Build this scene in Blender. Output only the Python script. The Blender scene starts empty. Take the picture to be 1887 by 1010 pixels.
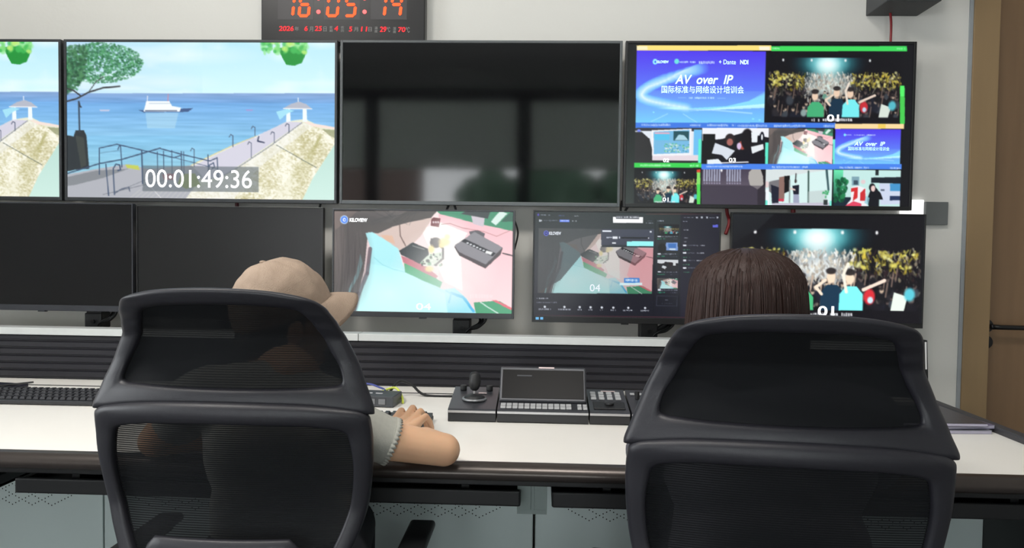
import bpy, bmesh, math, random
import numpy as np
from mathutils import Vector, Matrix, noise as mnoise
C = bpy.context.scene.collection
SC = bpy.context.scene
PI = math.pi
random.seed(7)
# ------------------------------------------------------------------ camera
FL, YAW, PITCH, ROLL, CZ = 1363.0, 0.0395, 0.0347, 0.0139, 1.20
fw = Vector((-math.sin(YAW)*math.cos(PITCH), math.cos(YAW)*math.cos(PITCH), -math.sin(PITCH)))
r0 = Vector((math.cos(YAW), math.sin(YAW), 0)); u0 = r0.cross(fw)
rt = r0*math.cos(ROLL) + u0*math.sin(ROLL); up = u0*math.cos(ROLL) - r0*math.sin(ROLL)
cam = bpy.data.cameras.new('camera'); camo = bpy.data.objects.new('camera', cam); C.objects.link(camo)
cam.sensor_width = 36; cam.lens = FL/1887*36; cam.clip_start = .05
camo.matrix_world = Matrix(((rt.x, up.x, -fw.x, 0), (rt.y, up.y, -fw.y, 0), (rt.z, up.z, -fw.z, CZ), (0, 0, 0, 1)))
SC.camera = camo
SC.view_settings.view_transform = 'Standard'; SC.view_settings.look = 'None'
SC.view_settings.exposure = 0.0; SC.view_settings.gamma = 1
# ------------------------------------------------------------------ sky
W = bpy.data.worlds.new('overcast_sky'); SC.world = W; W.use_nodes = True
nt = W.node_tree; bg = nt.nodes['Background']
bg.inputs['Color'].default_value = (.95, .97, 1.0, 1); bg.inputs['Strength'].default_value = 8.5
# ------------------------------------------------------------------ area lights (unseen ceiling panels added to lift the desk) and window portals
def area(name, loc, rot, sx, sy, power, col, portal=False):
    l = bpy.data.lights.new(name, 'AREA'); l.shape = 'RECTANGLE'; l.size = sx; l.size_y = sy
    l.energy = power; l.color = col
    if portal: l.cycles.is_portal = True
    o = bpy.data.objects.new(name, l); C.objects.link(o); o.location = loc; o.rotation_euler = rot
    return o
CEIL = 3.15
LEFT_X, RIGHT_X, BACK_Y, WALL_Y = -3.4, 3.1, -4.0, 2.64
ADDED_LAMPS = [(-1.5, .65), (.1, .65)]
for (lx, ly) in ADDED_LAMPS:
    area('added_panel_light', (lx, ly, CEIL-.075), (0, 0, 0), .56, .56, (42, 25)[ADDED_LAMPS.index((lx, ly))], (1.0, .955, .90))
area('window_portal', (LEFT_X-.22, .3, 1.75), (0, -PI/2, 0), 2.0, 2.0, 1, (1, 1, 1), True)
area('window_portal', (-.3, BACK_Y-.22, 1.75), (PI/2, 0, 0), 4.9, 2.8, 1, (1, 1, 1), True)

# ------------------------------------------------------------------ helpers
def ray(px, py):
    return (rt*((px-943.5)/FL) + up*((505-py)/FL) + fw)
def U(px, py, Y):
    d = ray(px, py); t = Y/d.y
    return Vector((d.x*t, Y, CZ+d.z*t))
def UZ(px, py, Z):
    d = ray(px, py); t = (Z-CZ)/d.z
    return Vector((d.x*t, d.y*t, Z))
def lin(c):
    c = [v/255 for v in c[:3]]
    return tuple(v/12.92 if v <= .04045 else ((v+.055)/1.055)**2.4 for v in c)
MATS = {}
def mat(name, rgb, rough=.5, metal=0, spec=.5, var=.06, scale=40, bump=0, bscale=200, emit=0, coat=0, stretch=None):
    if name in MATS: return MATS[name]
    m = bpy.data.materials.new(name); m.use_nodes = True; n = m.node_tree; b = n.nodes['Principled BSDF']
    c = lin(rgb)
    tc = n.nodes.new('ShaderNodeTexCoord'); ns = n.nodes.new('ShaderNodeTexNoise'); ns.inputs['Scale'].default_value = scale
    ns.inputs['Detail'].default_value = 3
    src = tc.outputs['Object']
    if stretch:
        mp = n.nodes.new('ShaderNodeMapping'); mp.inputs['Scale'].default_value = stretch
        n.links.new(src, mp.inputs['Vector']); src = mp.outputs['Vector']
    n.links.new(src, ns.inputs['Vector'])
    mx = n.nodes.new('ShaderNodeMix'); mx.data_type = 'RGBA'
    mx.inputs[6].default_value = (*[v*(1-var) for v in c], 1); mx.inputs[7].default_value = (*[min(1, v*(1+var)) for v in c], 1)
    n.links.new(ns.outputs['Fac'], mx.inputs[0]); n.links.new(mx.outputs[2], b.inputs['Base Color'])
    b.inputs['Roughness'].default_value = rough; b.inputs['Metallic'].default_value = metal
    b.inputs['Specular IOR Level'].default_value = spec
    if coat: b.inputs['Coat Weight'].default_value = coat; b.inputs['Coat Roughness'].default_value = .1
    if emit:
        n.links.new(mx.outputs[2], b.inputs['Emission Color']); b.inputs['Emission Strength'].default_value = emit
    if bump:
        n2 = n.nodes.new('ShaderNodeTexNoise'); n2.inputs['Scale'].default_value = bscale; n2.inputs['Detail'].default_value = 2
        n.links.new(src, n2.inputs['Vector'])
        bp = n.nodes.new('ShaderNodeBump'); bp.inputs['Strength'].default_value = bump; bp.inputs['Distance'].default_value = .002
        n.links.new(n2.outputs['Fac'], bp.inputs['Height']); n.links.new(bp.outputs['Normal'], b.inputs['Normal'])
    MATS[name] = m; return m
def emat(name, rgb, s=1.0):
    m = mat(name, rgb, .5, 0, .2, 0.02, 30, emit=s); return m

def tag(o, label=None, cat=None, group=None, kind=None):
    if label: o['label'] = label
    if cat: o['category'] = cat
    if group: o['group'] = group
    if kind: o['kind'] = kind
    return o
def empty(name, loc=(0, 0, 0), rz=0, label=None, cat=None, group=None, kind=None):
    o = bpy.data.objects.new(name, None); C.objects.link(o); o.location = loc; o.rotation_euler = (0, 0, rz)
    o.empty_display_size = .05
    return tag(o, label, cat, group, kind)
def link(name, me, m=None, parent=None, smooth=False, loc=None, rot=None):
    o = bpy.data.objects.new(name, me); C.objects.link(o)
    if m is not None:
        for k in (m if isinstance(m, (list, tuple)) else [m]): me.materials.append(k)
    if parent is not None: o.parent = parent
    if loc is not None: o.location = loc
    if rot is not None: o.rotation_euler = rot
    if smooth:
        me.polygons.foreach_set('use_smooth', [True]*len(me.polygons))
    return o
def obj(name, bm, m=None, parent=None, smooth=False, loc=None, rot=None, sharp=None):
    me = bpy.data.meshes.new(name)
    if sharp is not None:
        for e in bm.edges:
            e.smooth = not (len(e.link_faces) == 2 and e.calc_face_angle(0) > sharp)
    bm.to_mesh(me); bm.free()
    return link(name, me, m, parent, smooth or sharp is not None, loc, rot)
def NB(): return bmesh.new()
def box(bm, x0, x1, y0, y1, z0, z1, bev=0, seg=2, mi=0, M=None):
    r = bmesh.ops.create_cube(bm, size=1)
    vs = r['verts']
    for v in vs: v.co = Vector(((x0+x1)/2+v.co.x*(x1-x0), (y0+y1)/2+v.co.y*(y1-y0), (z0+z1)/2+v.co.z*(z1-z0)))
    fs = set(f for v in vs for f in v.link_faces)
    if bev:
        es = set(e for v in vs for e in v.link_edges)
        rr = bmesh.ops.bevel(bm, geom=list(es), offset=bev, segments=seg, affect='EDGES', profile=.5)
        fs = set(rr['faces']) | set(f for v in rr['verts'] for f in v.link_faces)
        vs = list(set(v for f in fs for v in f.verts))
    for f in fs: f.material_index = mi
    if M is not None:
        for v in vs: v.co = M @ v.co
    return vs
def tube(bm, pts, r, n=10, cap=True, flat=1.0):
    pts = [Vector(p) for p in pts]; rings = []
    rs = r if isinstance(r, (list, tuple)) else [r]*len(pts)
    prev = None
    for i, p in enumerate(pts):
        t = (pts[min(i+1, len(pts)-1)]-pts[max(i-1, 0)]).normalized()
        if prev is None:
            a = Vector((0, 0, 1)) if abs(t.z) < .9 else Vector((1, 0, 0))
            prev = t.cross(a).normalized()
        prev = (prev - t*prev.dot(t)).normalized(); b = t.cross(prev)
        rings.append([bm.verts.new(p + (prev*math.cos(2*PI*k/n) + b*math.sin(2*PI*k/n)*flat)*rs[i]) for k in range(n)])
    for i in range(len(rings)-1):
        for k in range(n):
            bm.faces.new((rings[i][k], rings[i][(k+1) % n], rings[i+1][(k+1) % n], rings[i+1][k]))
    if cap:
        bm.faces.new(rings[0][::-1]); bm.faces.new(rings[-1])
    return rings
def cyl(bm, c, axis, r, h, n=24, r2=None, bev=0):
    c = Vector(c); ax = Vector(axis).normalized()
    r2 = r if r2 is None else r2
    if bev:
        return tube(bm, [c, c+ax*bev*.3, c+ax*bev, c+ax*(h-bev), c+ax*(h-bev*.3), c+ax*h], [r-bev, r-bev*.3, r, r2, r2-bev*.3, r2-bev], n)
    return tube(bm, [c, c+ax*h], [r, r2], n)
def prism(bm, pts, y0, y1, mi=0):
    """pts: (x,z) outline extruded along y"""
    a = [bm.verts.new((x, y0, z)) for x, z in pts]; b = [bm.verts.new((x, y1, z)) for x, z in pts]
    n = len(pts); fs = [bm.faces.new(a), bm.faces.new(b[::-1])]
    for i in range(n): fs.append(bm.faces.new((a[i], b[i], b[(i+1) % n], a[(i+1) % n])))
    for f in fs: f.material_index = mi
    bmesh.ops.recalc_face_normals(bm, faces=fs)
    return fs
def xprism(bm, pts, x0, x1, mi=0):
    """pts: (y,z) outline extruded along x"""
    a = [bm.verts.new((x0, y, z)) for y, z in pts]; b = [bm.verts.new((x1, y, z)) for y, z in pts]
    n = len(pts); fs = [bm.faces.new(a), bm.faces.new(b[::-1])]
    for i in range(n): fs.append(bm.faces.new((a[i], b[i], b[(i+1) % n], a[(i+1) % n])))
    for f in fs: f.material_index = mi
    bmesh.ops.recalc_face_normals(bm, faces=fs)
    return fs
def sph(bm, c, r, s=(1, 1, 1), rot=None, u=24, v=16):
    q = bmesh.ops.create_uvsphere(bm, u_segments=u, v_segments=v, radius=r)['verts']
    for w in q:
        p = Vector((w.co.x*s[0], w.co.y*s[1], w.co.z*s[2]))
        if rot is not None: p = rot @ p
        w.co = p + Vector(c)
    return q
def catmull(pts, n=8, closed=False):
    P = [Vector(p) for p in pts]; N = len(P); out = []
    rng = range(N if closed else N-1)
    for i in rng:
        if closed: a, b, c, d = P[(i-1) % N], P[i], P[(i+1) % N], P[(i+2) % N]
        else: a, b, c, d = P[max(i-1, 0)], P[i], P[i+1], P[min(i+2, N-1)]
        for k in range(n):
            t = k/n
            out.append(.5*((2*b)+(c-a)*t+(2*a-5*b+4*c-d)*t*t+(3*b-a-3*c+d)*t**3))
    if not closed: out.append(P[-1])
    return out
TXT = {}
def text(name, s, x0, x1, z0, z1, y, m, parent, shear=0, bold=0, fit=True, depth=.0006):
    """flat lettering facing -Y that fills the box x0..x1, z0..z1 at distance y (parent space)"""
    cu = bpy.data.curves.new(name, 'FONT'); cu.body = s; cu.size = 1; cu.shear = shear; cu.offset = bold
    t = bpy.data.objects.new(name, cu); C.objects.link(t)
    bpy.context.view_layer.update()
    dg = bpy.context.evaluated_depsgraph_get()
    me = bpy.data.meshes.new_from_object(t.evaluated_get(dg))
    bpy.data.objects.remove(t)
    n = len(me.vertices)
    if n == 0: return None
    co = np.zeros(n*3); me.vertices.foreach_get('co', co); co = co.reshape(-1, 3)
    mn, mxx = co.min(0), co.max(0)
    sx = (x1-x0)/(mxx[0]-mn[0]); sz = (z1-z0)/max(mxx[1]-mn[1], 1e-6)
    X = x0+(co[:, 0]-mn[0])*sx; Z = z0+(co[:, 1]-mn[1])*sz
    out = np.stack([X, np.full(n, y), Z], 1)
    me.vertices.foreach_set('co', out.ravel()); me.update()
    me.materials.clear()
    return link(name, me, m, parent)
# ------------------------------------------------------------------ the room
def struct(name, bm, m, parent=None, **k):
    o = obj(name, bm, m, parent, **k)
    if parent is None: o['kind'] = 'structure'
    return o
wall_m = mat('white_wall_paint', (214, 213, 208), .75, var=.02, scale=3, bump=.15, bscale=90)
ceil_m = mat('ceiling_paint', (205, 205, 203), .9, var=.02)
floor_m = mat('grey_carpet', (105, 106, 108), .95, var=.2, scale=120, bump=.6, bscale=300)
dark_m = mat('black_plastic', (30, 31, 33), .5, var=.1)
DOOR_L, DOOR_R, DOOR_T = U(1786, 300, WALL_Y-.01).x, U(1786, 300, WALL_Y-.01).x + 1.12, 2.5
bm = NB(); box(bm, LEFT_X-.2, RIGHT_X+.2, BACK_Y-.2, WALL_Y+1.6, -.1, 0); struct('floor', bm, floor_m)
bm = NB(); box(bm, LEFT_X-.2, RIGHT_X+.2, BACK_Y-.2, WALL_Y+.2, CEIL, CEIL+.12); struct('ceiling', bm, ceil_m)
bm = NB()
box(bm, LEFT_X-.2, DOOR_L, WALL_Y, WALL_Y+.2, 0, CEIL)
box(bm, DOOR_R, RIGHT_X+.2, WALL_Y, WALL_Y+.2, 0, CEIL)
box(bm, DOOR_L, DOOR_R, WALL_Y, WALL_Y+.2, DOOR_T, CEIL)
struct('wall_front', bm, wall_m)
bm = NB(); box(bm, RIGHT_X, RIGHT_X+.2, BACK_Y-.2, WALL_Y, 0, CEIL); struct('wall_right', bm, wall_m)
# left wall with a wide window
wl = (-.7, 1.3, .75, 2.75)
bm = NB()
box(bm, LEFT_X-.2, LEFT_X, BACK_Y-.2, wl[0], 0, CEIL); box(bm, LEFT_X-.2, LEFT_X, wl[1], WALL_Y, 0, CEIL)
box(bm, LEFT_X-.2, LEFT_X, wl[0], wl[1], 0, wl[2]); box(bm, LEFT_X-.2, LEFT_X, wl[0], wl[1], wl[3], CEIL)
struct('wall_left', bm, wall_m)
alu = mat('dark_window_metal', (52, 56, 60), .4, metal=.4)
def glass():
    m = bpy.data.materials.new('window_glass'); m.use_nodes = True; n = m.node_tree
    for x in list(n.nodes):
        if x.type != 'OUTPUT_MATERIAL': n.nodes.remove(x)
    t = n.nodes.new('ShaderNodeBsdfTransparent'); g = n.nodes.new('ShaderNodeBsdfGlossy'); mx = n.nodes.new('ShaderNodeMixShader')
    t.inputs[0].default_value = (.96, .97, .965, 1); g.inputs['Roughness'].default_value = .02
    fr = n.nodes.new('ShaderNodeFresnel'); n.links.new(fr.outputs[0], mx.inputs[0])
    n.links.new(t.outputs[0], mx.inputs[1]); n.links.new(g.outputs[0], mx.inputs[2])
    n.links.new(mx.outputs[0], n.nodes['Material Output'].inputs[0])
    return m
glass_m = glass()
w1 = empty('window_1', (LEFT_X-.1, .3, .75), kind='structure')
bm = NB()
for y in (-.97, 0, .97): box(bm, -.03, .03, y-.03, y+.03, 0, 2.0)
for z in (.03, 1.97): box(bm, -.03, .03, -1., 1., z-.03, z+.03)
obj('window_frame', bm, alu, w1)
bm = NB(); box(bm, -.004, .004, -.97, .97, .06, 1.94); obj('window_pane', bm, glass_m, w1)
# back wall: a glazed front seen only as a reflection in the switched off screens
Yb = 2*2.546-BACK_Y
gx = [U(p, 300, Yb).x for p in (345, 683, 965, 1250, 1500)]
gx[0] = max(gx[0], LEFT_X+.15); gx = [g for g in gx if g < RIGHT_X-.1]
gx0, gx1 = gx[0], gx[-1]
GZ0, GZ1 = .35, U(943, 172, Yb).z
GZ1 = min(GZ1, CEIL-.05)
bm = NB()
box(bm, LEFT_X-.2, gx0, BACK_Y-.2, BACK_Y, 0, CEIL); box(bm, gx1, RIGHT_X+.2, BACK_Y-.2, BACK_Y, 0, CEIL)
box(bm, gx0, gx1, BACK_Y-.2, BACK_Y, 0, GZ0); box(bm, gx0, gx1, BACK_Y-.2, BACK_Y, GZ1, CEIL)
struct('wall_back', bm, mat('grey_back_wall', (120, 122, 122), .8))
w2 = empty('window_2', (0, BACK_Y-.1, GZ0), kind='structure')
bm = NB()
for x in gx: box(bm, x-.085, x+.085, -.05, .05, 0, GZ1-GZ0)
for z in (.04, GZ1-GZ0-.04): box(bm, gx0, gx1, -.05, .05, z-.04, z+.04)
obj('window_frame', bm, alu, w2)
bm = NB(); box(bm, gx0, gx1, -.004, .004, .08, GZ1-GZ0-.08); obj('window_pane', bm, glass_m, w2)
bl_m = bpy.data.materials.new('blind_cloth'); bl_m.use_nodes = True; n_ = bl_m.node_tree
b_ = n_.nodes['Principled BSDF']; b_.inputs['Base Color'].default_value = (.30, .31, .30, 1); b_.inputs['Roughness'].default_value = .9
t_ = n_.nodes.new('ShaderNodeBsdfTranslucent'); t_.inputs[0].default_value = (.80, .84, .80, 1); x_ = n_.nodes.new('ShaderNodeMixShader'); w_ = n_.nodes.new('ShaderNodeTexWave'); w_.inputs['Scale'].default_value = 60
r_ = n_.nodes.new('ShaderNodeMapRange'); r_.inputs[3].default_value = .64; r_.inputs[4].default_value = .74; n_.links.new(w_.outputs['Fac'], r_.inputs[0]); n_.links.new(r_.outputs[0], x_.inputs[0])
n_.links.new(b_.outputs[0], x_.inputs[1]); n_.links.new(t_.outputs[0], x_.inputs[2]); n_.links.new(x_.outputs[0], n_.nodes['Material Output'].inputs[0])
BZ = U(820, 308, Yb).z-GZ0
for a, b in zip(gx[:-1], gx[1:]):
    bm = NB(); box(bm, a+.08, b-.08, .03, .034, BZ, GZ1-GZ0-.05); box(bm, a+.08, b-.08, .024, .04, BZ-.02, BZ); obj('roller_blind', bm, bl_m, w2)
# door in the front wall, to the right
oak = mat('brown_wood_veneer', (128, 101, 74), .5, var=.14, scale=5, stretch=(6, 6, .5))
oak2 = mat('light_wood_door_frame', (141, 117, 84), .5, var=.1, scale=5, stretch=(6, 6, .5))
d = empty('door_1', (DOOR_L, WALL_Y, 0), kind='structure')
JW = .088
bm = NB()
box(bm, 0, JW, -.012, .2, 0, DOOR_T, .002); box(bm, DOOR_R-DOOR_L-JW, DOOR_R-DOOR_L, -.012, .2, 0, DOOR_T, .002)
box(bm, 0, DOOR_R-DOOR_L, -.012, .2, DOOR_T-JW, DOOR_T, .002)
obj('door_frame', bm, oak2, d)
bm = NB(); box(bm, JW, DOOR_R-DOOR_L-JW, .075, .115, .01, DOOR_T-JW, .001); obj('door_leaf', bm, oak, d)
hp = U(1815, 600, WALL_Y+.075); hx, hz = hp.x-DOOR_L, hp.z
steel = mat('black_door_metal', (24, 24, 26), .35, metal=.3)
bm = NB(); cyl(bm, (hx, .075, hz), (0, -1, 0), .024, .012, 28, bev=.002)
cyl(bm, (hx, .063, hz), (0, -1, 0), .009, .04, 16)
tube(bm, [(hx, .028, hz), (hx+.03, .026, hz-.001), (hx+.26, .026, hz-.003)], .0085, 12)
obj('door_handle', bm, steel, d, sharp=.6)
hk = U(1815, 630, WALL_Y+.075).z
bm = NB(); cyl(bm, (hx, .075, hk), (0, -1, 0), .024, .012, 28, bev=.002); box(bm, hx+.004, hx+.007, .061, .064, hk-.006, hk+.008)
obj('lock_rosette', bm, steel, d, sharp=.6)
bm = NB(); box(bm, DOOR_L-.012, DOOR_L, WALL_Y-.006, WALL_Y+.01, 0, DOOR_T); struct('trim_1', bm, mat('grey_trim', (150, 156, 160), .5))
for k, (lx, ly) in enumerate(ADDED_LAMPS):  # lamp bodies added out of view to carry the extra top light
    L = empty('added_ceiling_light', (lx, ly, CEIL), 0, 'added unseen square ceiling panel lamp above the control desk, %s one' % ('left', 'right')[k], 'lamp', 'added ceiling lamps')
    bm = NB()
    for s in (-1, 1): box(bm, s*.3-.012, s*.3+.012, -.312, .312, -.07, 0); box(bm, -.288, .288, s*.3-.012, s*.3+.012, -.07, 0)
    obj('frame', bm, mat('white_metal', (220, 220, 220), .4), L)
    bm = NB(); box(bm, -.288, .288, -.288, .288, -.06, -.05); obj('diffuser', bm, emat('added_lamp_diffuser', (255, 248, 236), 1.5), L)
# what stands outside the back window
bm = NB(); box(bm, -5.2, -2.9, -13, -12, -.1, 3.8)
obj_o = obj('building', bm, mat('brown_facade', (84, 70, 64), .8, var=.2, scale=2)); tag(obj_o, 'brown house outside the rear window, seen only reflected in the dark television', 'building')
def bush(x, y, z, s, seed):
    rnd = random.Random(seed); bm = NB()
    for i in range(14):
        q = bmesh.ops.create_icosphere(bm, subdivisions=3, radius=s*rnd.uniform(.35, .6))['verts']
        o = Vector((rnd.uniform(-s, s), rnd.uniform(-s, s)*.5, rnd.uniform(-.6, .6)*s))
        for v in q: v.co = v.co*(1+.25*mnoise.noise(v.co*6+o*3)) + o
    tube(bm, [(0, 0, -z), (0, 0, 0)], [.12, .08], 8)
    o = obj('tree', bm, mat('green_leaves', (52, 84, 62), .8, var=.5, scale=9), None, True, (x, y, z))
    return o
for k, (x, y, z, s) in enumerate([(-.65, -8, 2.0, .72), (1.6, -9.8, 2.05, .95), (4.6, -11.6, 2.2, 1.2)]):
    tag(bush(x, y, z, s, k), 'green tree outside the rear window, seen only reflected in the dark television', 'tree', 'trees outside the rear window')

# ------------------------------------------------------------------ pictures shown on the screens
class Pic:
    def __init__(s, x0, x1, z0, z1, Y, ppm=1000, base=(0, 0, 0)):
        s.x0, s.x1, s.z0, s.z1, s.Y, s.ppm = x0, x1, z0, z1, Y, ppm
        s.w = int((x1-x0)*ppm); s.h = int((z1-z0)*ppm)
        s.b = np.zeros((s.h, s.w, 3), np.float32)+np.array(base, np.float32)/255
        s.quad = None
    def T(s, p):
        if s.quad is not None:
            a, b, c, d = s.quad; u, v = p
            q = (a*(1-u)+b*u)*(1-v)+(d*(1-u)+c*u)*v
            return q
        q = U(p[0], p[1], s.Y); return np.array([(q.x-s.x0)*s.ppm, (s.z1-q.z)*s.ppm])
    def sub(s, x0, y0, x1, y1, dx=0):
        """picture in picture: afterwards coordinates run 0..1 across this photo rectangle; dx = shift of the bottom edge"""
        s.quad = None; s.quad = [s.T(p) for p in ((x0, y0), (x1, y0+(x1-x0)*.008), (x1+dx, y1+(x1-x0)*.008), (x0+dx, y1))]
        s.k = float(np.hypot(*(s.quad[1]-s.quad[0])))
    def full(s): s.quad = None
    def mask(s, bx):
        x0, y0, x1, y1 = [int(v) for v in bx]
        x0 = max(x0, 0); y0 = max(y0, 0); x1 = min(x1+2, s.w); y1 = min(y1+2, s.h)
        if x1 <= x0 or y1 <= y0: return None
        yy, xx = np.mgrid[y0:y1, x0:x1]; return x0, y0, x1, y1, xx+.5, yy+.5
    def put(s, m, al, col):
        x0, y0, x1, y1 = m[:4]
        if s.quad is not None:   # keep inside the sub picture
            a, b, c, d = s.quad
            al = al*((m[4] >= a[0]) & (m[4] <= b[0]) & (m[5] >= min(a[1], b[1])) & (m[5] <= max(c[1], d[1])))
        r = s.b[y0:y1, x0:x1]; c3 = np.asarray(col, np.float32)/255
        r += (c3-r)*al[..., None]
    def poly(s, pts, col, a=1.0, raw=False):
        P = np.array([p if raw else s.T(p) for p in pts]); m = s.mask((*P.min(0)-1, *P.max(0)+1))
        if m is None: return
        X, Y = m[4], m[5]; ins = np.zeros(X.shape, bool); n = len(P)
        for i in range(n):
            (xa, ya), (xb, yb) = P[i], P[(i+1) % n]
            if ya == yb: continue
            c = ((ya > Y) != (yb > Y)) & (X < (xb-xa)*(Y-ya)/(yb-ya)+xa); ins ^= c
        s.put(m, ins.astype(np.float32)*a, col)
    def grad(s, pts, c0, c1, axis=1, a=1.0):
        P = np.array([s.T(p) for p in pts]); m = s.mask((*P.min(0)-1, *P.max(0)+1))
        if m is None: return
        X, Y = m[4], m[5]; ins = np.zeros(X.shape, bool); n = len(P)
        for i in range(n):
            (xa, ya), (xb, yb) = P[i], P[(i+1) % n]
            if ya == yb: continue
            ins ^= ((ya > Y) != (yb > Y)) & (X < (xb-xa)*(Y-ya)/(yb-ya)+xa)
        lo, hi = P.min(0)[axis], P.max(0)[axis]
        t = np.clip(((Y if axis else X)-lo)/(hi-lo+1e-6), 0, 1)[..., None]
        s.put(m, ins.astype(np.float32)*a, np.array(c0)*(1-t)+np.array(c1)*t)
    def rect(s, x0, y0, x1, y1, col, a=1.0): s.poly([(x0, y0), (x1, y0), (x1, y1), (x0, y1)], col, a)
    def ell(s, cx, cy, rx, ry, col, a=1.0, soft=.15, ang=0):
        c = s.T((cx, cy)); ex = abs(s.T((cx+rx, cy))[0]-c[0]); ey = abs(s.T((cx, cy+ry))[1]-c[1]); R = max(ex, ey)*1.1+2
        m = s.mask((c[0]-R, c[1]-R, c[0]+R, c[1]+R))
        if m is None: return
        dx, dy = m[4]-c[0], m[5]-c[1]; ca, sa = math.cos(ang), math.sin(ang)
        d = np.sqrt(((dx*ca+dy*sa)/max(ex, .3))**2+((-dx*sa+dy*ca)/max(ey, .3))**2)
        s.put(m, np.clip((1-d)/soft, 0, 1)*a, col)
    def line(s, pts, w, col, a=1.0):
        P = [s.T(p) for p in pts]
        for p, q in zip(P[:-1], P[1:]):
            m = s.mask((min(p[0], q[0])-w, min(p[1], q[1])-w, max(p[0], q[0])+w, max(p[1], q[1])+w))
            if m is None: continue
            d = q-p; L = max(d@d, 1e-6); t = np.clip(((m[4]-p[0])*d[0]+(m[5]-p[1])*d[1])/L, 0, 1)
            D = np.hypot(m[4]-p[0]-t*d[0], m[5]-p[1]-t*d[1]); s.put(m, np.clip(w/2+.5-D, 0, 1)*a, col)
    def noise(s, sx, sy, seed):
        r = np.random.RandomState(seed); h, w = int(s.h/sy)+3, int(s.w/sx)+3; g = r.rand(h, w)
        y = np.arange(s.h)/sy; x = np.arange(s.w)/sx; yi = y.astype(int); xi = x.astype(int)
        fy = (y-yi)[:, None]; fx = (x-xi)[None]
        return (g[yi][:, xi]*(1-fy)*(1-fx)+g[yi+1][:, xi]*fy*(1-fx)+g[yi][:, xi+1]*(1-fy)*fx+g[yi+1][:, xi+1]*fy*fx)
    def dashes(s, x0, x1, y, h, col, seed=0, dens=.8, a=1.0):
        """a run of lettering too small to read"""
        r = random.Random(seed); x = x0; u = abs(x1-x0)
        st = h*.55
        while x < x1:
            w = st*r.uniform(.5, 1.2)
            if r.random() < dens: s.rect(x, y-h/2*r.uniform(.6, 1), min(x+w, x1), y+h/2*r.uniform(.6, 1), col, a*r.uniform(.6, 1))
            x += w+st*.25
    def blur(s, k=1):
        for _ in range(k):
            p = np.pad(s.b, ((1, 1), (1, 1), (0, 0)), 'edge')
            s.b = (p[:-2, 1:-1]+p[2:, 1:-1]+p[1:-1, :-2]+p[1:-1, 2:]+2*p[1:-1, 1:-1])/6
    def mesh(s, name, m, parent, gppm=420, off=(0, 0, 0)):
        nx, ny = int((s.x1-s.x0)*gppm), int((s.z1-s.z0)*gppm)
        X, Z = np.meshgrid(np.linspace(s.x0, s.x1, nx+1), np.linspace(s.z1, s.z0, ny+1))
        co = np.stack([X-off[0], np.full(X.shape, s.Y-off[1]), Z-off[2]], -1).reshape(-1, 3)
        i = np.arange((nx+1)*(ny+1)).reshape(ny+1, nx+1)
        q = np.stack([i[:-1, :-1], i[1:, :-1], i[1:, 1:], i[:-1, 1:]], -1).reshape(-1)
        me = bpy.data.meshes.new(name); me.vertices.add(len(co)); me.vertices.foreach_set('co', co.ravel())
        nf = nx*ny; me.loops.add(nf*4); me.loops.foreach_set('vertex_index', q)
        me.polygons.add(nf); me.polygons.foreach_set('loop_start', np.arange(nf)*4); me.polygons.foreach_set('loop_total', np.full(nf, 4))
        me.update(); me.validate()
        bx = np.clip((X-s.x0)*s.ppm, 0, s.w-1).astype(int); by = np.clip((s.z1-Z)*s.ppm, 0, s.h-1).astype(int)
        c = np.clip(s.b[by, bx], 0, 1); c = np.where(c <= .04045, c/12.92, ((c+.055)/1.055)**2.4)
        rgba = np.concatenate([c, np.ones((*c.shape[:2], 1))], -1).astype(np.float32)
        at = me.color_attributes.new('picture', 'FLOAT_COLOR', 'POINT'); at.data.foreach_set('color', rgba.ravel())
        return link(name, me, m, parent)
def screen_mat():
    m = bpy.data.materials.new('lit_screen'); m.use_nodes = True; n = m.node_tree; b = n.nodes['Principled BSDF']
    at = n.nodes.new('ShaderNodeAttribute'); at.attribute_name = 'picture'
    n.links.new(at.outputs['Color'], b.inputs['Emission Color']); b.inputs['Emission Strength'].default_value = 1.05
    b.inputs['Base Color'].default_value = (.004, .004, .004, 1); b.inputs['Roughness'].default_value = .25
    b.inputs['Specular IOR Level'].default_value = .35
    return m
lit = screen_mat()
WHITE = emat('screen_white', (250, 252, 255), 1.0)

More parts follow.
